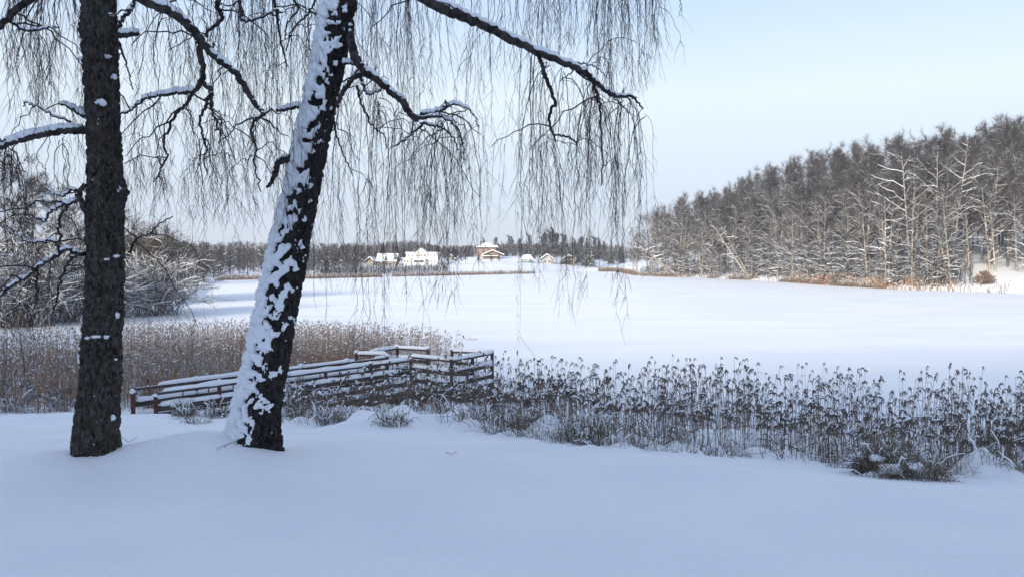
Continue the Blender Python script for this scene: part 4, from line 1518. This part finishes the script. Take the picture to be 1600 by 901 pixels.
# shrubs: many stems fanning from the base, every stem lined with snow
def gen_shrub(root, seed, H, Wd, stems, bark, twig, snow=1.0, fine=15, tw=0.010, droop=0.55):
    r = np.random.default_rng(seed)
    gt, gc, gs = Geo(), Geo(), Geo()
    az = r.random(stems) * 6.283
    out = Wd * (0.15 + 0.85 * r.random(stems) ** 0.7)
    hh = H * (1 - 0.68 * (out / Wd) ** 2) * (0.75 + 0.35 * r.random(stems))
    m = 9
    s = np.linspace(0, 1, m)
    dv = np.stack([np.cos(az), np.sin(az), 0 * az], 1)
    P = dv[:, None] * (out[:, None, None] * (s ** 1.15)[None, :, None]) + r.normal(0, 0.16 * Wd, (stems, 1, 3)) * np.array([1, 1, 0])
    P[..., 2] += hh[:, None] * (1.35 * s - droop * s ** 2.4)[None] / (1.35 - droop)
    P[:, 1:] += np.cumsum(r.normal(0, 0.040 * H / 3, (stems, m - 1, 3)), 1)
    Rr = (0.012 + 0.020 * r.random((stems, 1))) * (H / 4) * (1 - 0.8 * s)[None] + 0.006
    gt.tubes(P, Rr, 5)
    lev = np.clip(1.3 - 1.0 * np.abs(norm(np.gradient(P, axis=1))[..., 2]), 0.1, 1)
    Ps = P.copy()
    Ps[..., 2] += Rr * 0.8
    gs.tubes(Ps, (Rr * 0.85 + 0.018) * lev * snow, 4)
    li = np.repeat(np.arange(stems), fine)
    f = 0.2 + 0.8 * r.random(len(li))
    j = (f * (m - 1)).astype(int).clip(0, m - 2)
    w = (f * (m - 1) - j)[:, None]
    B = P[li, j] * (1 - w) + P[li, j + 1] * w
    tg = norm(P[li, j + 1] - P[li, j])
    d = norm(tg + r.normal(0, 0.5, (len(li), 3)))
    l2 = H * (0.10 + 0.18 * r.random(len(li)))
    s4 = np.linspace(0, 1, 4)
    Q = B[:, None] + d[:, None] * (l2[:, None, None] * s4[None, :, None])
    Q[:, 1:] += r.normal(0, 0.03, (len(li), 3, 3)) * l2[:, None, None]
    R2 = 0.010 * (1 - 0.6 * s4)[None] * np.ones((len(li), 1)) * (H / 4) + 0.002
    gc.tubes(Q, R2, 3)
    sel = r.random(len(li)) < 0.85 * snow
    Qs = Q[sel].copy()
    Qs[..., 2] += 0.010
    gs.tubes(Qs, 0.0115 * (1 - 0.4 * s4)[None] * np.ones((sel.sum(), 1)) * (H / 4), 3)
    ti = np.repeat(np.arange(len(li)), 5)
    f = r.random(len(ti))
    k0 = (f * 3).astype(int).clip(0, 2)
    B = Q[ti, k0]
    d3 = norm(d[ti] + r.normal(0, 0.6, (len(ti), 3)))
    l3 = 0.12 + 0.4 * r.random(len(ti)) * H / 4
    s3 = np.linspace(0, 1, 3)
    Q3 = B[:, None] + d3[:, None] * (l3[:, None, None] * s3[None, :, None])
    gc.tubes(Q3, tw * np.array([1, 0.7, 0.3])[None] * np.ones((len(ti), 1)), 3)
    own(root, gt.build('stems', M[bark], root))
    own(root, gc.build('crown', M[twig], root))
    if snow > 0:
        own(root, gs.build('snow', M['snow_clump'], root))


def shrub(px, D, seed, H, Wd, stems, label, bark='grey_bark', twig='willow_twig', snow=1.0, name='willow_shrub', **kw):
    x = (px - 800) / FPX * D
    root = empty(name, (x, D, max(gz(x, D), 0) - 0.1), 0, label, 'shrub')
    gen_shrub(root, seed, H, Wd, stems, bark, twig, snow, **kw)
    return root


shrub(245, 63, 3001, 5.0, 5.2, 85, 'rounded snow lined willow shrub on the ice edge right of the upright birch')
shrub(165, 60, 3002, 4.4, 4.5, 80, 'snow lined willow shrub half hidden behind the upright birch trunk')
shrub(250, 84, 3003, 6.9, 6.5, 120, 'tall rusty bare willow thicket rising behind the snow lined round shrub', 'grey_bark', 'rust_twig', 0.25, tw=0.016)
shrub(195, 78, 3004, 7.6, 6.0, 110, 'rusty bare willow thicket just behind the upright birch trunk', 'grey_bark', 'rust_twig', 0.25, tw=0.016)
shrub(100, 56, 3005, 5.4, 5.0, 75, 'snow streaked willow shrub left of the upright birch trunk')
shrub(30, 52, 3006, 5.6, 5.2, 75, 'snow streaked willow shrub at the left edge behind the tan reeds')
shrub(-60, 52, 3007, 6.0, 5.5, 110, 'snow streaked willow shrub cut by the left edge of the picture')
for i, (px, D, H, lab) in enumerate(((10, 66, 11.5, 'frosted bare tree at the far left edge above the willow shrubs'), (52, 72, 11, 'frosted bare tree second from the left edge above the willow shrubs'), (88, 70, 9.5, 'frosted bare tree just left of the upright birch trunk in the distance'), (-40, 64, 12, 'frosted bare tree outside the left edge of the willow shrubs'), (118, 82, 9, 'frosted bare tree behind the upright birch trunk'))):
    t = make_tree('bare_tree', lab, 'tree', None, 'grey_bark', seed=3100 + i, H=H, r0=0.13, limbs=30, bare=0.15, spread=0.36, up=0.7, dense=1.0, tw=0.013)
    x = (px - 800) / FPX * D
    place(t, True, x, D, 0)
# frosted sapling standing in the tan reeds behind the pier
shrub(232, 22, 3200, 1.25, 0.45, 14, 'small frosted sapling in front of the rusty reeds left of the pier', snow=1.0, name='sapling', fine=5, tw=0.004)
shrub(18, 19.5, 3201, 1.0, 0.9, 26, 'low frosted bramble at the left edge in front of the tan reeds', snow=1.2, name='bramble', fine=6, tw=0.005)
shrub(92, 19.8, 3202, 0.8, 0.7, 20, 'low frosted bramble just left of the upright birch trunk base', snow=1.2, name='bramble', fine=6, tw=0.005)
shrub(455, 16.2, 3203, 0.95, 0.6, 22, 'frosted bramble against the pier railing right of the leaning birch', snow=1.2, name='bramble', fine=6, tw=0.005)

# understory brush along the right shore: one mass of thin frosted shoots
def shoots(name, mats, label, spots, hmin, hmax, r, wid, snow=0.0, cat='reeds'):
    g = Geo()
    T = len(spots)
    S = np.stack([spots[:, 0], spots[:, 1], np.maximum(ground_h(spots[:, 0], spots[:, 1]), 0) - 0.05], 1)
    H = r.uniform(hmin, hmax, T)
    s = np.linspace(0, 1, 3)
    P = S[:, None] + np.zeros((T, 3, 3))
    P[..., 2] += H[:, None] * s
    P[..., :2] += r.normal(0, 0.16, (T, 1, 2)) * (s ** 1.5)[None, :, None] * H[:, None, None]
    g.tubes(P, wid * np.array([1, 0.9, 0.5])[None] * (0.6 + 0.8 * r.random((T, 1))), 3)
    if snow:
        sel = r.random(T) < snow
        Q = P[sel][:, 1:].copy()
        Q[:, 0] = 0.5 * (Q[:, 0] + Q[:, 1])
        Q[..., 2] += 0.03
        g.tubes(Q, wid * 0.8 * np.ones((sel.sum(), 2)), 3, 1)
    return tag(g.build(name, mats), label, cat, kind='stuff')


def shore_band(n, p0, p1, d0, d1, r):
    px = r.uniform(p0, p1, n)
    th = px_to_th(px)
    D = shore_D(th) + r.uniform(d0, d1, n)
    return np.stack([np.tan(th) * D, D], 1)


def clumped(sp, r):
    nv = fbm(np.stack([sp[:, 0] * 0.22, sp[:, 1] * 0.22, 0 * sp[:, 0]], 1), 3, 61)
    return sp[r.random(len(sp)) < np.clip((nv - 0.42) * 5, 0.06, 1)]


rs_ = np.random.default_rng(8)
sp = shore_band(3800, 338, 835, -4, 2.0, rs_)
pxs = 800 + FPX * sp[:, 0] / sp[:, 1]
sp = sp[~((pxs > 596) & (pxs < 612) & (rs_.random(len(sp)) < 0.9))]
shoots('shore_reeds', [M['rust_reed'], M['snow_clump']], 'brown strip of reeds along the far shore below the houses', sp, 0.4, 1.05, rs_, 0.04, 0.2)
shoots('shore_reeds', [M['rust_reed'], M['snow_clump']], 'low rusty reeds along the ice edge under the right shore wood', clumped(shore_band(7000, 992, 1575, -1.6, 2.2, rs_), rs_), 0.3, 1.1, rs_, 0.03, 0.45)
M['orange_reed'] = mat('orange_reed', (0.46, 0.23, 0.12), (0.34, 0.2, 0.12), 0.1, 0.9)
shoots('shore_reeds', [M['orange_reed'], M['snow_clump']], 'warm orange reeds and snow along the ice under the middle of the right wood', clumped(shore_band(3800, 1235, 1500, -0.6, 3.0, rs_), rs_), 0.5, 1.5, rs_, 0.03, 0.25)
shoots('shore_reeds', [M['rust_reed'], M['snow_clump']], 'small rusty reed patch on the far shore left of the wood', shore_band(900, 935, 992, -9, 1, rs_), 0.7, 1.5, rs_, 0.05, 0.1)
shoots('brush', [M['crown_twig'], M['snow_clump']], 'low thin brush with snow among the front trunks of the right wood', shore_band(3000, 1000, 1520, 1, 14, rs_), 0.5, 2.2, rs_, 0.02, 0.35, 'brush')
shoots('brush', [M['far_twig'], M['snow_clump']], 'low grey brush on the far shore around the snowed in cottages', shore_band(1600, 500, 700, 3, 40, rs_), 0.6, 2.4, rs_, 0.035, 0.3, 'brush')
for i, (px, bk_, lab) in enumerate(((1312, 1.0, 'rusty reed tuft glowing at the ice edge under the middle of the wood'), (1538, 3.0, 'rusty bush on the sunlit snow slope at the right edge'))):
    x, y = shore_pt(px, bk_)
    root = empty('rusty_bush', (x, y, max(gz(x, y), 0) - 0.1), 0, lab, 'bush')
    gen_shrub(root, 3300 + i, 1.7, 2.0 - 0.9 * i, 110, 'rust_reed', 'rust_reed', 0.2, tw=0.02)


# firs
def make_fir(seed, label, group):
    r = np.random.default_rng(seed)
    root = empty('fir_tree', (0, 0, -80), 0, label, 'tree', group)
    H = 12.0
    g = Geo()
    g.tubes(np.array([[0, 0, 0], [0, 0, H * 0.5], [0, 0, H]]), np.array([0.16, 0.10, 0.02]), 6)
    own(root, g.build('trunk', M['grey_bark'], root))
    gb, gs = Geo(), Geo()
    lev = 26
    for k in range(lev):
        f = 0.07 + 0.92 * k / (lev - 1)
        Lr = (2.5 * (1 - f) ** 0.85 + 0.12) * r.uniform(0.8, 1.15)
        nb = int(7 + 6 * (1 - f))
        a = np.arange(nb) * 6.283 / nb + r.random() * 6 + r.normal(0, 0.2, nb)
        ll = Lr * r.uniform(0.7, 1.15, nb)
        s = np.linspace(0, 1, 5)
        P = np.zeros((nb, 5, 3))
        P[..., 0] = np.cos(a)[:, None] * ll[:, None] * s
        P[..., 1] = np.sin(a)[:, None] * ll[:, None] * s
        P[..., 2] = f * H + ll[:, None] * (-0.15 * s - 0.30 * s ** 2 + 0.12 * s ** 4)[None]
        gb.tubes(P, (np.array([0.05, 0.17, 0.20, 0.14, 0.02]) * (0.35 + 0.65 * (1 - f)))[None] * np.ones((nb, 1)), 4)
        nt_ = 10
        ti = np.repeat(np.arange(nb), nt_)
        jj = r.integers(1, 5, len(ti))
        d = norm(np.stack([np.cos(a[ti]) + r.normal(0, 0.7, len(ti)), np.sin(a[ti]) + r.normal(0, 0.7, len(ti)), r.normal(-0.35, 0.3, len(ti))], 1))
        l2 = 0.2 + 0.35 * r.random(len(ti)) * (1 - f * 0.6)
        s2 = np.linspace(0, 1, 2)
        gb.tubes(P[ti, jj][:, None] + d[:, None] * l2[:, None, None] * s2[None, :, None], np.array([0.05, 0.01])[None] * np.ones((len(ti), 1)), 3)
        sel = r.random(nb) < 0.55
        Q = P[sel][:, 1:4].copy()
        Q[..., 2] += 0.13 * (0.35 + 0.65 * (1 - f))
        gs.tubes(Q, (np.array([0.06, 0.12, 0.05]) * (0.35 + 0.65 * (1 - f)))[None] * np.ones((sel.sum(), 1)), 4)
    own(root, gb.build('boughs', M['fir'], root))
    own(root, gs.build('snow', M['snow_clump'], root))
    return root


FRL, FRG = 'dark snow flecked fir standing behind the far shore houses', 'firs behind the far shore houses'
firs = [make_fir(4000 + i, FRL, FRG) for i in range(3)]
for i, (px, D, top) in enumerate(((737, 325, 381), (778, 345, 378), (784, 330, 377), (791, 335, 380), (884, 300, 366), (893, 310, 369), (905, 330, 374), (921, 290, 361), (916, 300, 372), (955, 330, 375), (972, 320, 377), (830, 345, 372), (728, 330, 388), (706, 345, 386), (948, 360, 380), (834, 320, 385), (862, 340, 378), (690, 258, 402))):
    x = (px - 800) / FPX * D
    z = gz(x, D)
    ht = max(EYE + (HOR - top) / FPX * D - z, 3)
    o = place(firs[i % 3], i < 3, x, D, i * 1.3, ht / 12.0 * 1.05, ht / 12.0, sink=0.0)

HL, HG = 'bare grey tree among the far shore houses', 'bare trees among the far shore houses'
hts = [make_tree('bare_tree', HL, 'tree', HG, 'grey_bark', 'crown_twig', True, seed=4100 + i, H=12, r0=0.14, limbs=24, bare=0.2, spread=0.24, up=1.1, dense=1.0, tw=0.034) for i in range(3)]
for i, (px, D, top) in enumerate(((720, 255, 388), (728, 258, 386), (712, 250, 390), (748, 262, 402), (768, 264, 402), (780, 262, 404), (795, 330, 370), (800, 335, 372), (852, 300, 365), (858, 305, 362), (864, 300, 360), (870, 310, 366), (846, 305, 372), (898, 295, 376), (908, 295, 372), (928, 300, 372), (936, 310, 376), (812, 340, 374), (826, 330, 368), (756, 350, 374), (775, 350, 372), (618, 262, 398), (603, 255, 402), (570, 260, 396), (556, 268, 392), (590, 270, 395), (700, 262, 398), (694, 290, 385), (640, 300, 382), (675, 300, 384), (880, 320, 368), (944, 320, 380))):
    x = (px - 800) / FPX * D
    z = gz(x, D)
    ht = max(EYE + (HOR - top) / FPX * D - z, 2.5)
    place(hts[i % 3], i < 3, x, D, i * 2.1, ht / 12 * (1.1 if ht > 5 else 1.4), ht / 12, sink=0.0)

# the wood on the far hills: reads as one mass
def far_wood(name, label, n, p0, p1, d0, d1, sky_px, sky_py, seed, hmin=6.0, hmax=13.0):
    r = np.random.default_rng(seed)
    px = r.uniform(p0, p1, n)
    th = px_to_th(px)
    D = np.maximum(shore_D(th), 120) + r.uniform(d0, d1, n)
    X = np.tan(th) * D
    Z = ground_h(X, D)
    top = EYE + (HOR - np.interp(px, sky_px, sky_py)) / FPX * D
    H = np.clip((top - Z) * r.uniform(0.72, 1.06, n), hmin * 0.6, 22)
    g = Geo()
    B = np.stack([X, D, Z - 0.2], 1)
    T = np.stack([X, D, Z + H], 1)
    g.tubes(np.stack([B, (B + T) / 2, T], 1), np.array([0.12, 0.09, 0.02])[None] * np.ones((n, 1)), 3)
    m = 90
    ti = np.repeat(np.arange(n), m)
    f = 0.05 + 0.95 * r.random(len(ti)) ** 0.8
    az = r.random(len(ti)) * 6.283
    ln = H[ti] * 0.24 * (1.15 - f) ** 0.7 * (0.4 + 0.8 * r.random(len(ti)))
    b = B[ti] + (T[ti] - B[ti]) * (f * 0.92)[:, None]
    out = r.random(len(ti))[:, None] * 0.7 * ln[:, None] * np.stack([np.cos(az), np.sin(az), 0 * az], 1)
    d = norm(np.stack([np.cos(az) + r.normal(0, 0.5, len(ti)), np.sin(az) + r.normal(0, 0.5, len(ti)), 0.8 + 0.5 * r.normal(size=len(ti))], 1))
    s = np.linspace(0, 1, 2)
    P = (b + out)[:, None] + d[:, None] * (0.4 + 0.8 * ln)[:, None, None] * s[None, :, None]
    g.tubes(P, np.array([0.055, 0.018])[None] * (0.6 + 0.7 * r.random((len(ti), 1))), 3)
    sel = r.random(len(ti)) < 0.035
    Q = P[sel].copy()
    Q[..., 2] += 0.06
    g.tubes(Q, 0.04 * np.ones((sel.sum(), 2)), 3, 1)
    return tag(g.build(name, [M['far_twig'], M['snow_clump']]), label, 'wood', kind='stuff')


SKW_PX = [-300, 200, 280, 330, 380, 500, 560, 610, 640, 680, 720, 800, 900, 980, 1040]
SKW_PY = [372, 374, 375, 378, 377, 380, 380, 376, 374, 382, 384, 380, 380, 384, 384]
far_wood('far_wood', 'grey leafless wood covering the far hill left of the leaning birch', 900, -300, 560, 8, 170, SKW_PX, SKW_PY, 51)
far_wood('far_wood', 'grey leafless wood on the skyline behind the far shore houses', 700, 520, 1040, 120, 220, SKW_PX, SKW_PY, 52)

# ------------------------------------------------------------------ houses on the far shore
def wall_box(g, x0, x1, y0, y1, z0, z1):
    g.box(((x0 + x1) / 2, (y0 + y1) / 2, (z0 + z1) / 2), (x1 - x0, y1 - y0, z1 - z0))


def gable(g, x0, x1, y0, y1, z0, z1, m=0, over=0.0):
    """Closed gable prism, ridge along y."""
    xm = (x0 + x1) / 2
    V = [(x0 - over, y0, z0), (x1 + over, y0, z0), (xm, y0, z1), (x0 - over, y1, z0), (x1 + over, y1, z0), (xm, y1, z1)]
    g.add(V, [[0, 1, 4, 3], [1, 2, 5, 4], [2, 0, 3, 5]], m)
    g.add(V, [[0, 2, 1], [3, 4, 5]], m)


def gable_roof(g, x0, x1, y0, y1, z0, z1, t, m=0, lift=0.0):
    """Roof slabs of thickness t, ridge along y."""
    xm = (x0 + x1) / 2
    for xe in (x0, x1):
        V = []
        for y in (y0, y1):
            V += [(xe, y, z0 + lift), (xm, y, z1 + lift), (xm, y, z1 + t + lift), (xe, y, z0 + t + lift)]
        g.add(V, [[0, 1, 2, 3], [7, 6, 5, 4], [0, 4, 5, 1], [3, 2, 6, 7], [0, 3, 7, 4], [1, 5, 6, 2]], m)


def gable_roof_x(g, x0, x1, y0, y1, z0, z1, t, m=0, lift=0.0):
    ym = (y0 + y1) / 2
    for ye in (y0, y1):
        V = []
        for x in (x0, x1):
            V += [(x, ye, z0 + lift), (x, ym, z1 + lift), (x, ym, z1 + t + lift), (x, ye, z0 + t + lift)]
        g.add(V, [[0, 1, 2, 3], [7, 6, 5, 4], [0, 4, 5, 1], [3, 2, 6, 7], [0, 3, 7, 4], [1, 5, 6, 2]], m)


def window(root, x0, x1, y, z0, z1, frame='trim', mull=1):
    """Window on a wall facing -y: frame proud of the wall, panes set in it."""
    g = Geo()
    t = 0.10
    for a, b, c, d in ((x0, x1, z1 - t, z1), (x0, x1, z0, z0 + t), (x0, x0 + t, z0 + t, z1 - t), (x1 - t, x1, z0 + t, z1 - t)):
        wall_box(g, a, b, y - 0.10, y + 0.02, c, d)
    for k in range(mull):
        xm = x0 + (x1 - x0) * (k + 1) / (mull + 1)
        wall_box(g, xm - 0.04, xm + 0.04, y - 0.09, y + 0.02, z0 + t, z1 - t)
    f = g.build('window', M[frame], root)
    g = Geo()
    wall_box(g, x0 + t * 0.5, x1 - t * 0.5, y - 0.04, y + 0.03, z0 + t * 0.5, z1 - t * 0.5)
    g.build('pane', M['glass'], f)
    return f


def house_root(px, D, label, name='house', rz=0.0, dz=0.0, cat='house'):
    x = (px - 800) / FPX * D
    return empty(name, (x, D, gz(x, D) - 0.1 + dz), rz, label, cat), D / FPX


def zpx(root, py, D):
    """Local height of photo row py at distance D over the house base."""
    return EYE + (HOR - py) / FPX * D - root.location[2]


# white villa
D = 265.0
vil, k = house_root(659, D, 'white two storey villa with a central gable on the far shore')
zb = 0.0
zt = zpx(vil, 396, D)
zm = zpx(vil, 404.5, D)
zg = zpx(vil, 389.3, D)
zbase = zpx(vil, 414.5, D)
g = Geo()
wall_box(g, -25 * k, 25 * k, 0, 7, -0.5, zt)
wall_box(g, -29.5 * k, -17 * k, -0.8, 4, -0.5, zm)
wall_box(g, -13 * k, 6 * k, -1.6, 0.2, -0.5, zm - 0.15)
gable(g, -11 * k, 9 * k, -0.25, 6, zt - 0.4, zg)
wall_box(g, -10.5 * k, 8.5 * k, -0.24, 0.5, zm, zt - 0.38)
g.build('wall', M['white_wall'], vil)
g = Geo()
gable_roof(g, -12 * k, 10 * k, -0.6, 6.4, zt - 0.45, zg, 0.10)
wall_box(g, -25.6 * k, -11 * k, -0.2, 7.2, zt + 0.01, zt + 0.12)
wall_box(g, 9 * k, 25.6 * k, -0.2, 7.2, zt + 0.01, zt + 0.12)
wall_box(g, -31 * k, -15 * k, -1.2, -0.02, zm + 0.01, zm + 0.12)
rf = g.build('roof', M['trim'], vil)
g = Geo()
gable_roof(g, -12.3 * k, 10.3 * k, -0.65, 6.45, zt - 0.45, zg, 0.28, lift=0.105)
wall_box(g, -25.9 * k, -11.5 * k, -0.25, 7.25, zt + 0.13, zt + 0.42)
wall_box(g, 9.5 * k, 25.9 * k, -0.25, 7.25, zt + 0.13, zt + 0.42)
wall_box(g, -31.2 * k, -14.8 * k, -1.25, -0.03, zm + 0.13, zm + 0.36)
wall_box(g, -13.4 * k, 6.4 * k, -1.65, -0.3, zm - 0.14, zm + 0.1)
g.build('snow', M['snow_clump'], rf)
zw0, zw1 = zpx(vil, 410.3, D), zpx(vil, 406.2, D)
window(vil, -12 * k, -4.3 * k, -1.62, zw0, zw1)
window(vil, -3.6 * k, 4.5 * k, -1.62, zw0, zw1)
zu0, zu1 = zpx(vil, 401.0, D), zpx(vil, 397.4, D)
for a in (-8.5, -4.6, -0.7, 3.2):
    window(vil, a * k, (a + 3) * k, -0.26, zu0, zu1)
for a, y in ((-27.5, -0.82), (-22.5, -0.82), (8.5, -0.02), (13, -0.02), (18.0, -0.02)):
    window(vil, a * k, (a + 3) * k, y, zw0, zw1)
for a in (-22, -16, 13, 19):
    window(vil, a * k, (a + 2.4) * k, -0.02, zu0, zu1, mull=0)
g = Geo()
wall_box(g, -29.7 * k, 25.2 * k, -0.9, 6.5, -0.6, zbase - 0.35)
g.build('plinth', M['stone'], vil)

# brick house with a hipped snow roof
D = 325.0
brk, k = house_root(760, D, 'red brick house with a broad hipped snow roof on the far hill')
z1 = zpx(brk, 387.2, D)
z2 = zpx(brk, 379.0, D)
g = Geo()
wall_box(g, -14.5 * k, 14.5 * k, 0, 7, -0.5, z1)
g.build('wall', M['brick'], brk)
g = Geo()
g.box((0, 3.5, z1 + 0.08), (33 * k, 9.0, 0.14))
rf = g.build('roof', M['roofing'], brk)
g = Geo()
g.box((0, 3.5, (z1 + 0.15 + z2) / 2 + 0.02), (33.4 * k, 9.1, z2 - z1 - 0.1), top=(0.16, 0.12))
g.box((13 * k, 4.8, z1 + 0.62), (11 * k, 6.0, 0.95), top=(0.7, 0.4))
g.build('snow', M['snow_clump'], rf)
g = Geo()
g.box((-9 * k, 4.5, z2 - 0.2), (2.2 * k, 0.9, 1.8))
g.build('chimney', M['brick'], rf)
for a in (-11, -2, 6.5):
    window(brk, a * k, (a + 3.6) * k, -0.02, z1 - 1.9, z1 - 0.6)
# timber chalet
D = 300.0
cha, k = house_root(765, D, 'brown timber chalet with a wide snowed gable in front of the brick house')
z0, z1, z2 = zpx(cha, 404, D), zpx(cha, 396.5, D), zpx(cha, 391.6, D)
g = Geo()
wall_box(g, -10 * k, 14 * k, 0, 7, -0.5, z1)
gable(g, -10 * k, 14 * k, 0.01, 7, z1, z2 - 0.1)
g.build('wall', M['timber'], cha)
g = Geo()
gable_roof(g, -12.5 * k, 16.5 * k, -1.2, 7.4, z1 - 0.5, z2, 0.09)
rf = g.build('roof', M['roofing'], cha)
g = Geo()
gable_roof(g, -12.7 * k, 23 * k, -1.25, 7.45, z1 - 0.62, z2, 0.26, lift=0.10)
g.build('snow', M['snow_clump'], rf)
for a in (-5.5, 0.5, 5.5):
    window(cha, a * k, (a + 3.2) * k, -0.02, z1 - 1.3, z1 - 0.2, 'timber')
for a in (-8, -2.5, 3.5, 9):
    window(cha, a * k, (a + 3.0) * k, -0.02, max(z0 + 0.1, 0.1), z1 - 1.5, 'timber', 0)
g = Geo()
for i in range(16):
    wall_box(g, (-13 + i * 2) * k, (-12.7 + i * 2) * k, -1.3, -1.22, z0 - 0.1, z0 + 0.8)
wall_box(g, -13 * k, 17.5 * k, -1.32, -1.20, z0 + 0.8, z0 + 0.92)
wall_box(g, -13 * k, 17.5 * k, -1.4, -0.03, z0 - 0.25, z0 - 0.1)
bal = g.build('balcony', M['timber'], cha)
g = Geo()
wall_box(g, -13 * k, 17.5 * k, -1.38, -1.16, z0 + 0.925, z0 + 1.15)
g.build('snow', M['snow_clump'], bal)
# mint hut
D = 285.0
hut, k = house_root(823, D, 'small mint green hut under a steep white snow roof')
z0, z1, z2 = zpx(hut, 410.0, D), zpx(hut, 406.2, D), zpx(hut, 397.8, D)
g = Geo()
wall_box(g, -8 * k, 9.5 * k, 0, 4, -0.5, z1)
g.build('wall', M['mint'], hut)
g = Geo()
g.box((1 * k, 2, z1 + 0.05), (22 * k, 5.2, 0.09))
rf = g.build('roof', M['roofing'], hut)
g = Geo()
g.box((1 * k, 2, (z1 + 0.1 + z2) / 2), (22.3 * k, 5.3, z2 - z1 - 0.1), top=(0.42, 0.15))
g.build('snow', M['snow_clump'], rf)
window(hut, -5 * k, -1.5 * k, -0.02, z1 - 0.85, z1 - 0.12)
g = Geo()
wall_box(g, 3.5 * k, 8 * k, -0.06, 0.02, -0.2, z1 - 0.05)
g.build('door', M['green'], hut)
# green board fence in front of the hut
D = 281.0
fen, k = house_root(817, D, 'low dark green board fence in front of the mint hut', 'board_fence', cat='fence')
zf1 = zpx(fen, 408.8, D)
g = Geo()
for i in range(34):
    wall_box(g, (-17 + i) * k, (-16.1 + i) * k, 0, 0.05, -0.3, zf1 + 0.03 * (i % 3))
g.build('boards', M['green'], fen)
for i in range(6):
    g = Geo()
    wall_box(g, (-17 + i * 6.8) * k - 0.06, (-17 + i * 6.8) * k + 0.06, 0.055, 0.17, -0.4, zf1 + 0.1)
    g.build('post', M['green'], fen)
g = Geo()
wall_box(g, -17 * k, 17 * k, -0.04, 0.12, zf1 + 0.105, zf1 + 0.2)
g.build('snow', M['snow_clump'], fen)


def cottage(px, D, label, w, base, eave, ridge, wallm, along_x=False, name='cottage', depth=6.0, over=1.5):
    root, k = house_root(px, D, label, name)
    z1, z2 = zpx(root, eave, D), zpx(root, ridge, D)
    g = Geo()
    wall_box(g, -w * k, w * k, 0, depth, -0.5, z1)
    if not along_x:
        gable(g, -w * k, w * k, 0.01, depth, z1, z2 - 0.08)
    g.build('wall', M[wallm], root)
    g, gs = Geo(), Geo()
    fn = gable_roof_x if along_x else gable_roof
    fn(g, -(w + over) * k, (w + over) * k, -0.8, depth + 0.8, z1 - 0.12, z2, 0.08)
    fn(gs, -(w + over) * k - 0.05, (w + over) * k + 0.05, -0.85, depth + 0.85, z1 - 0.12, z2, 0.28, lift=0.09)
    rf = g.build('roof', M['roofing'], root)
    gs.build('snow', M['snow_clump'], rf)
    zl = max(z1 - 1.6, 0.2)
    for a in (-0.7, 0.1):
        window(root, a * w * k, (a + 0.5) * w * k, -0.02, zl, z1 - 0.35)
    g = Geo()
    wall_box(g, 0.68 * w * k, 0.92 * w * k, -0.05, 0.02, -0.2, max(z1 - 0.4, 0.5))
    g.build('door', M['timber'], root)
    return root


cottage(604, 262, 'low cottage buried under a wide rounded snow roof left of the white villa', 15, 414, 408.5, 397.5, 'timber', True, depth=7)
cottage(578, 268, 'small snow roofed shed left of the buried cottage', 6, 412, 408, 402.5, 'timber', False)
cottage(704, 300, 'little cottage with a pointed snow roof right of the white villa', 6, 410, 405, 398.5, 'stone', False)
cottage(855, 292, 'grey timber cottage with a snowed gable right of the mint hut', 9, 411, 405, 397.8, 'stone', False)
cottage(889, 300, 'dark timber cottage with a low snow roof below the pair of firs', 9, 410, 404.5, 399.0, 'timber', False)
cottage(550, 285, 'tiny snow roofed shed among the brush at the left of the village', 5, 408, 403, 398, 'stone', False)
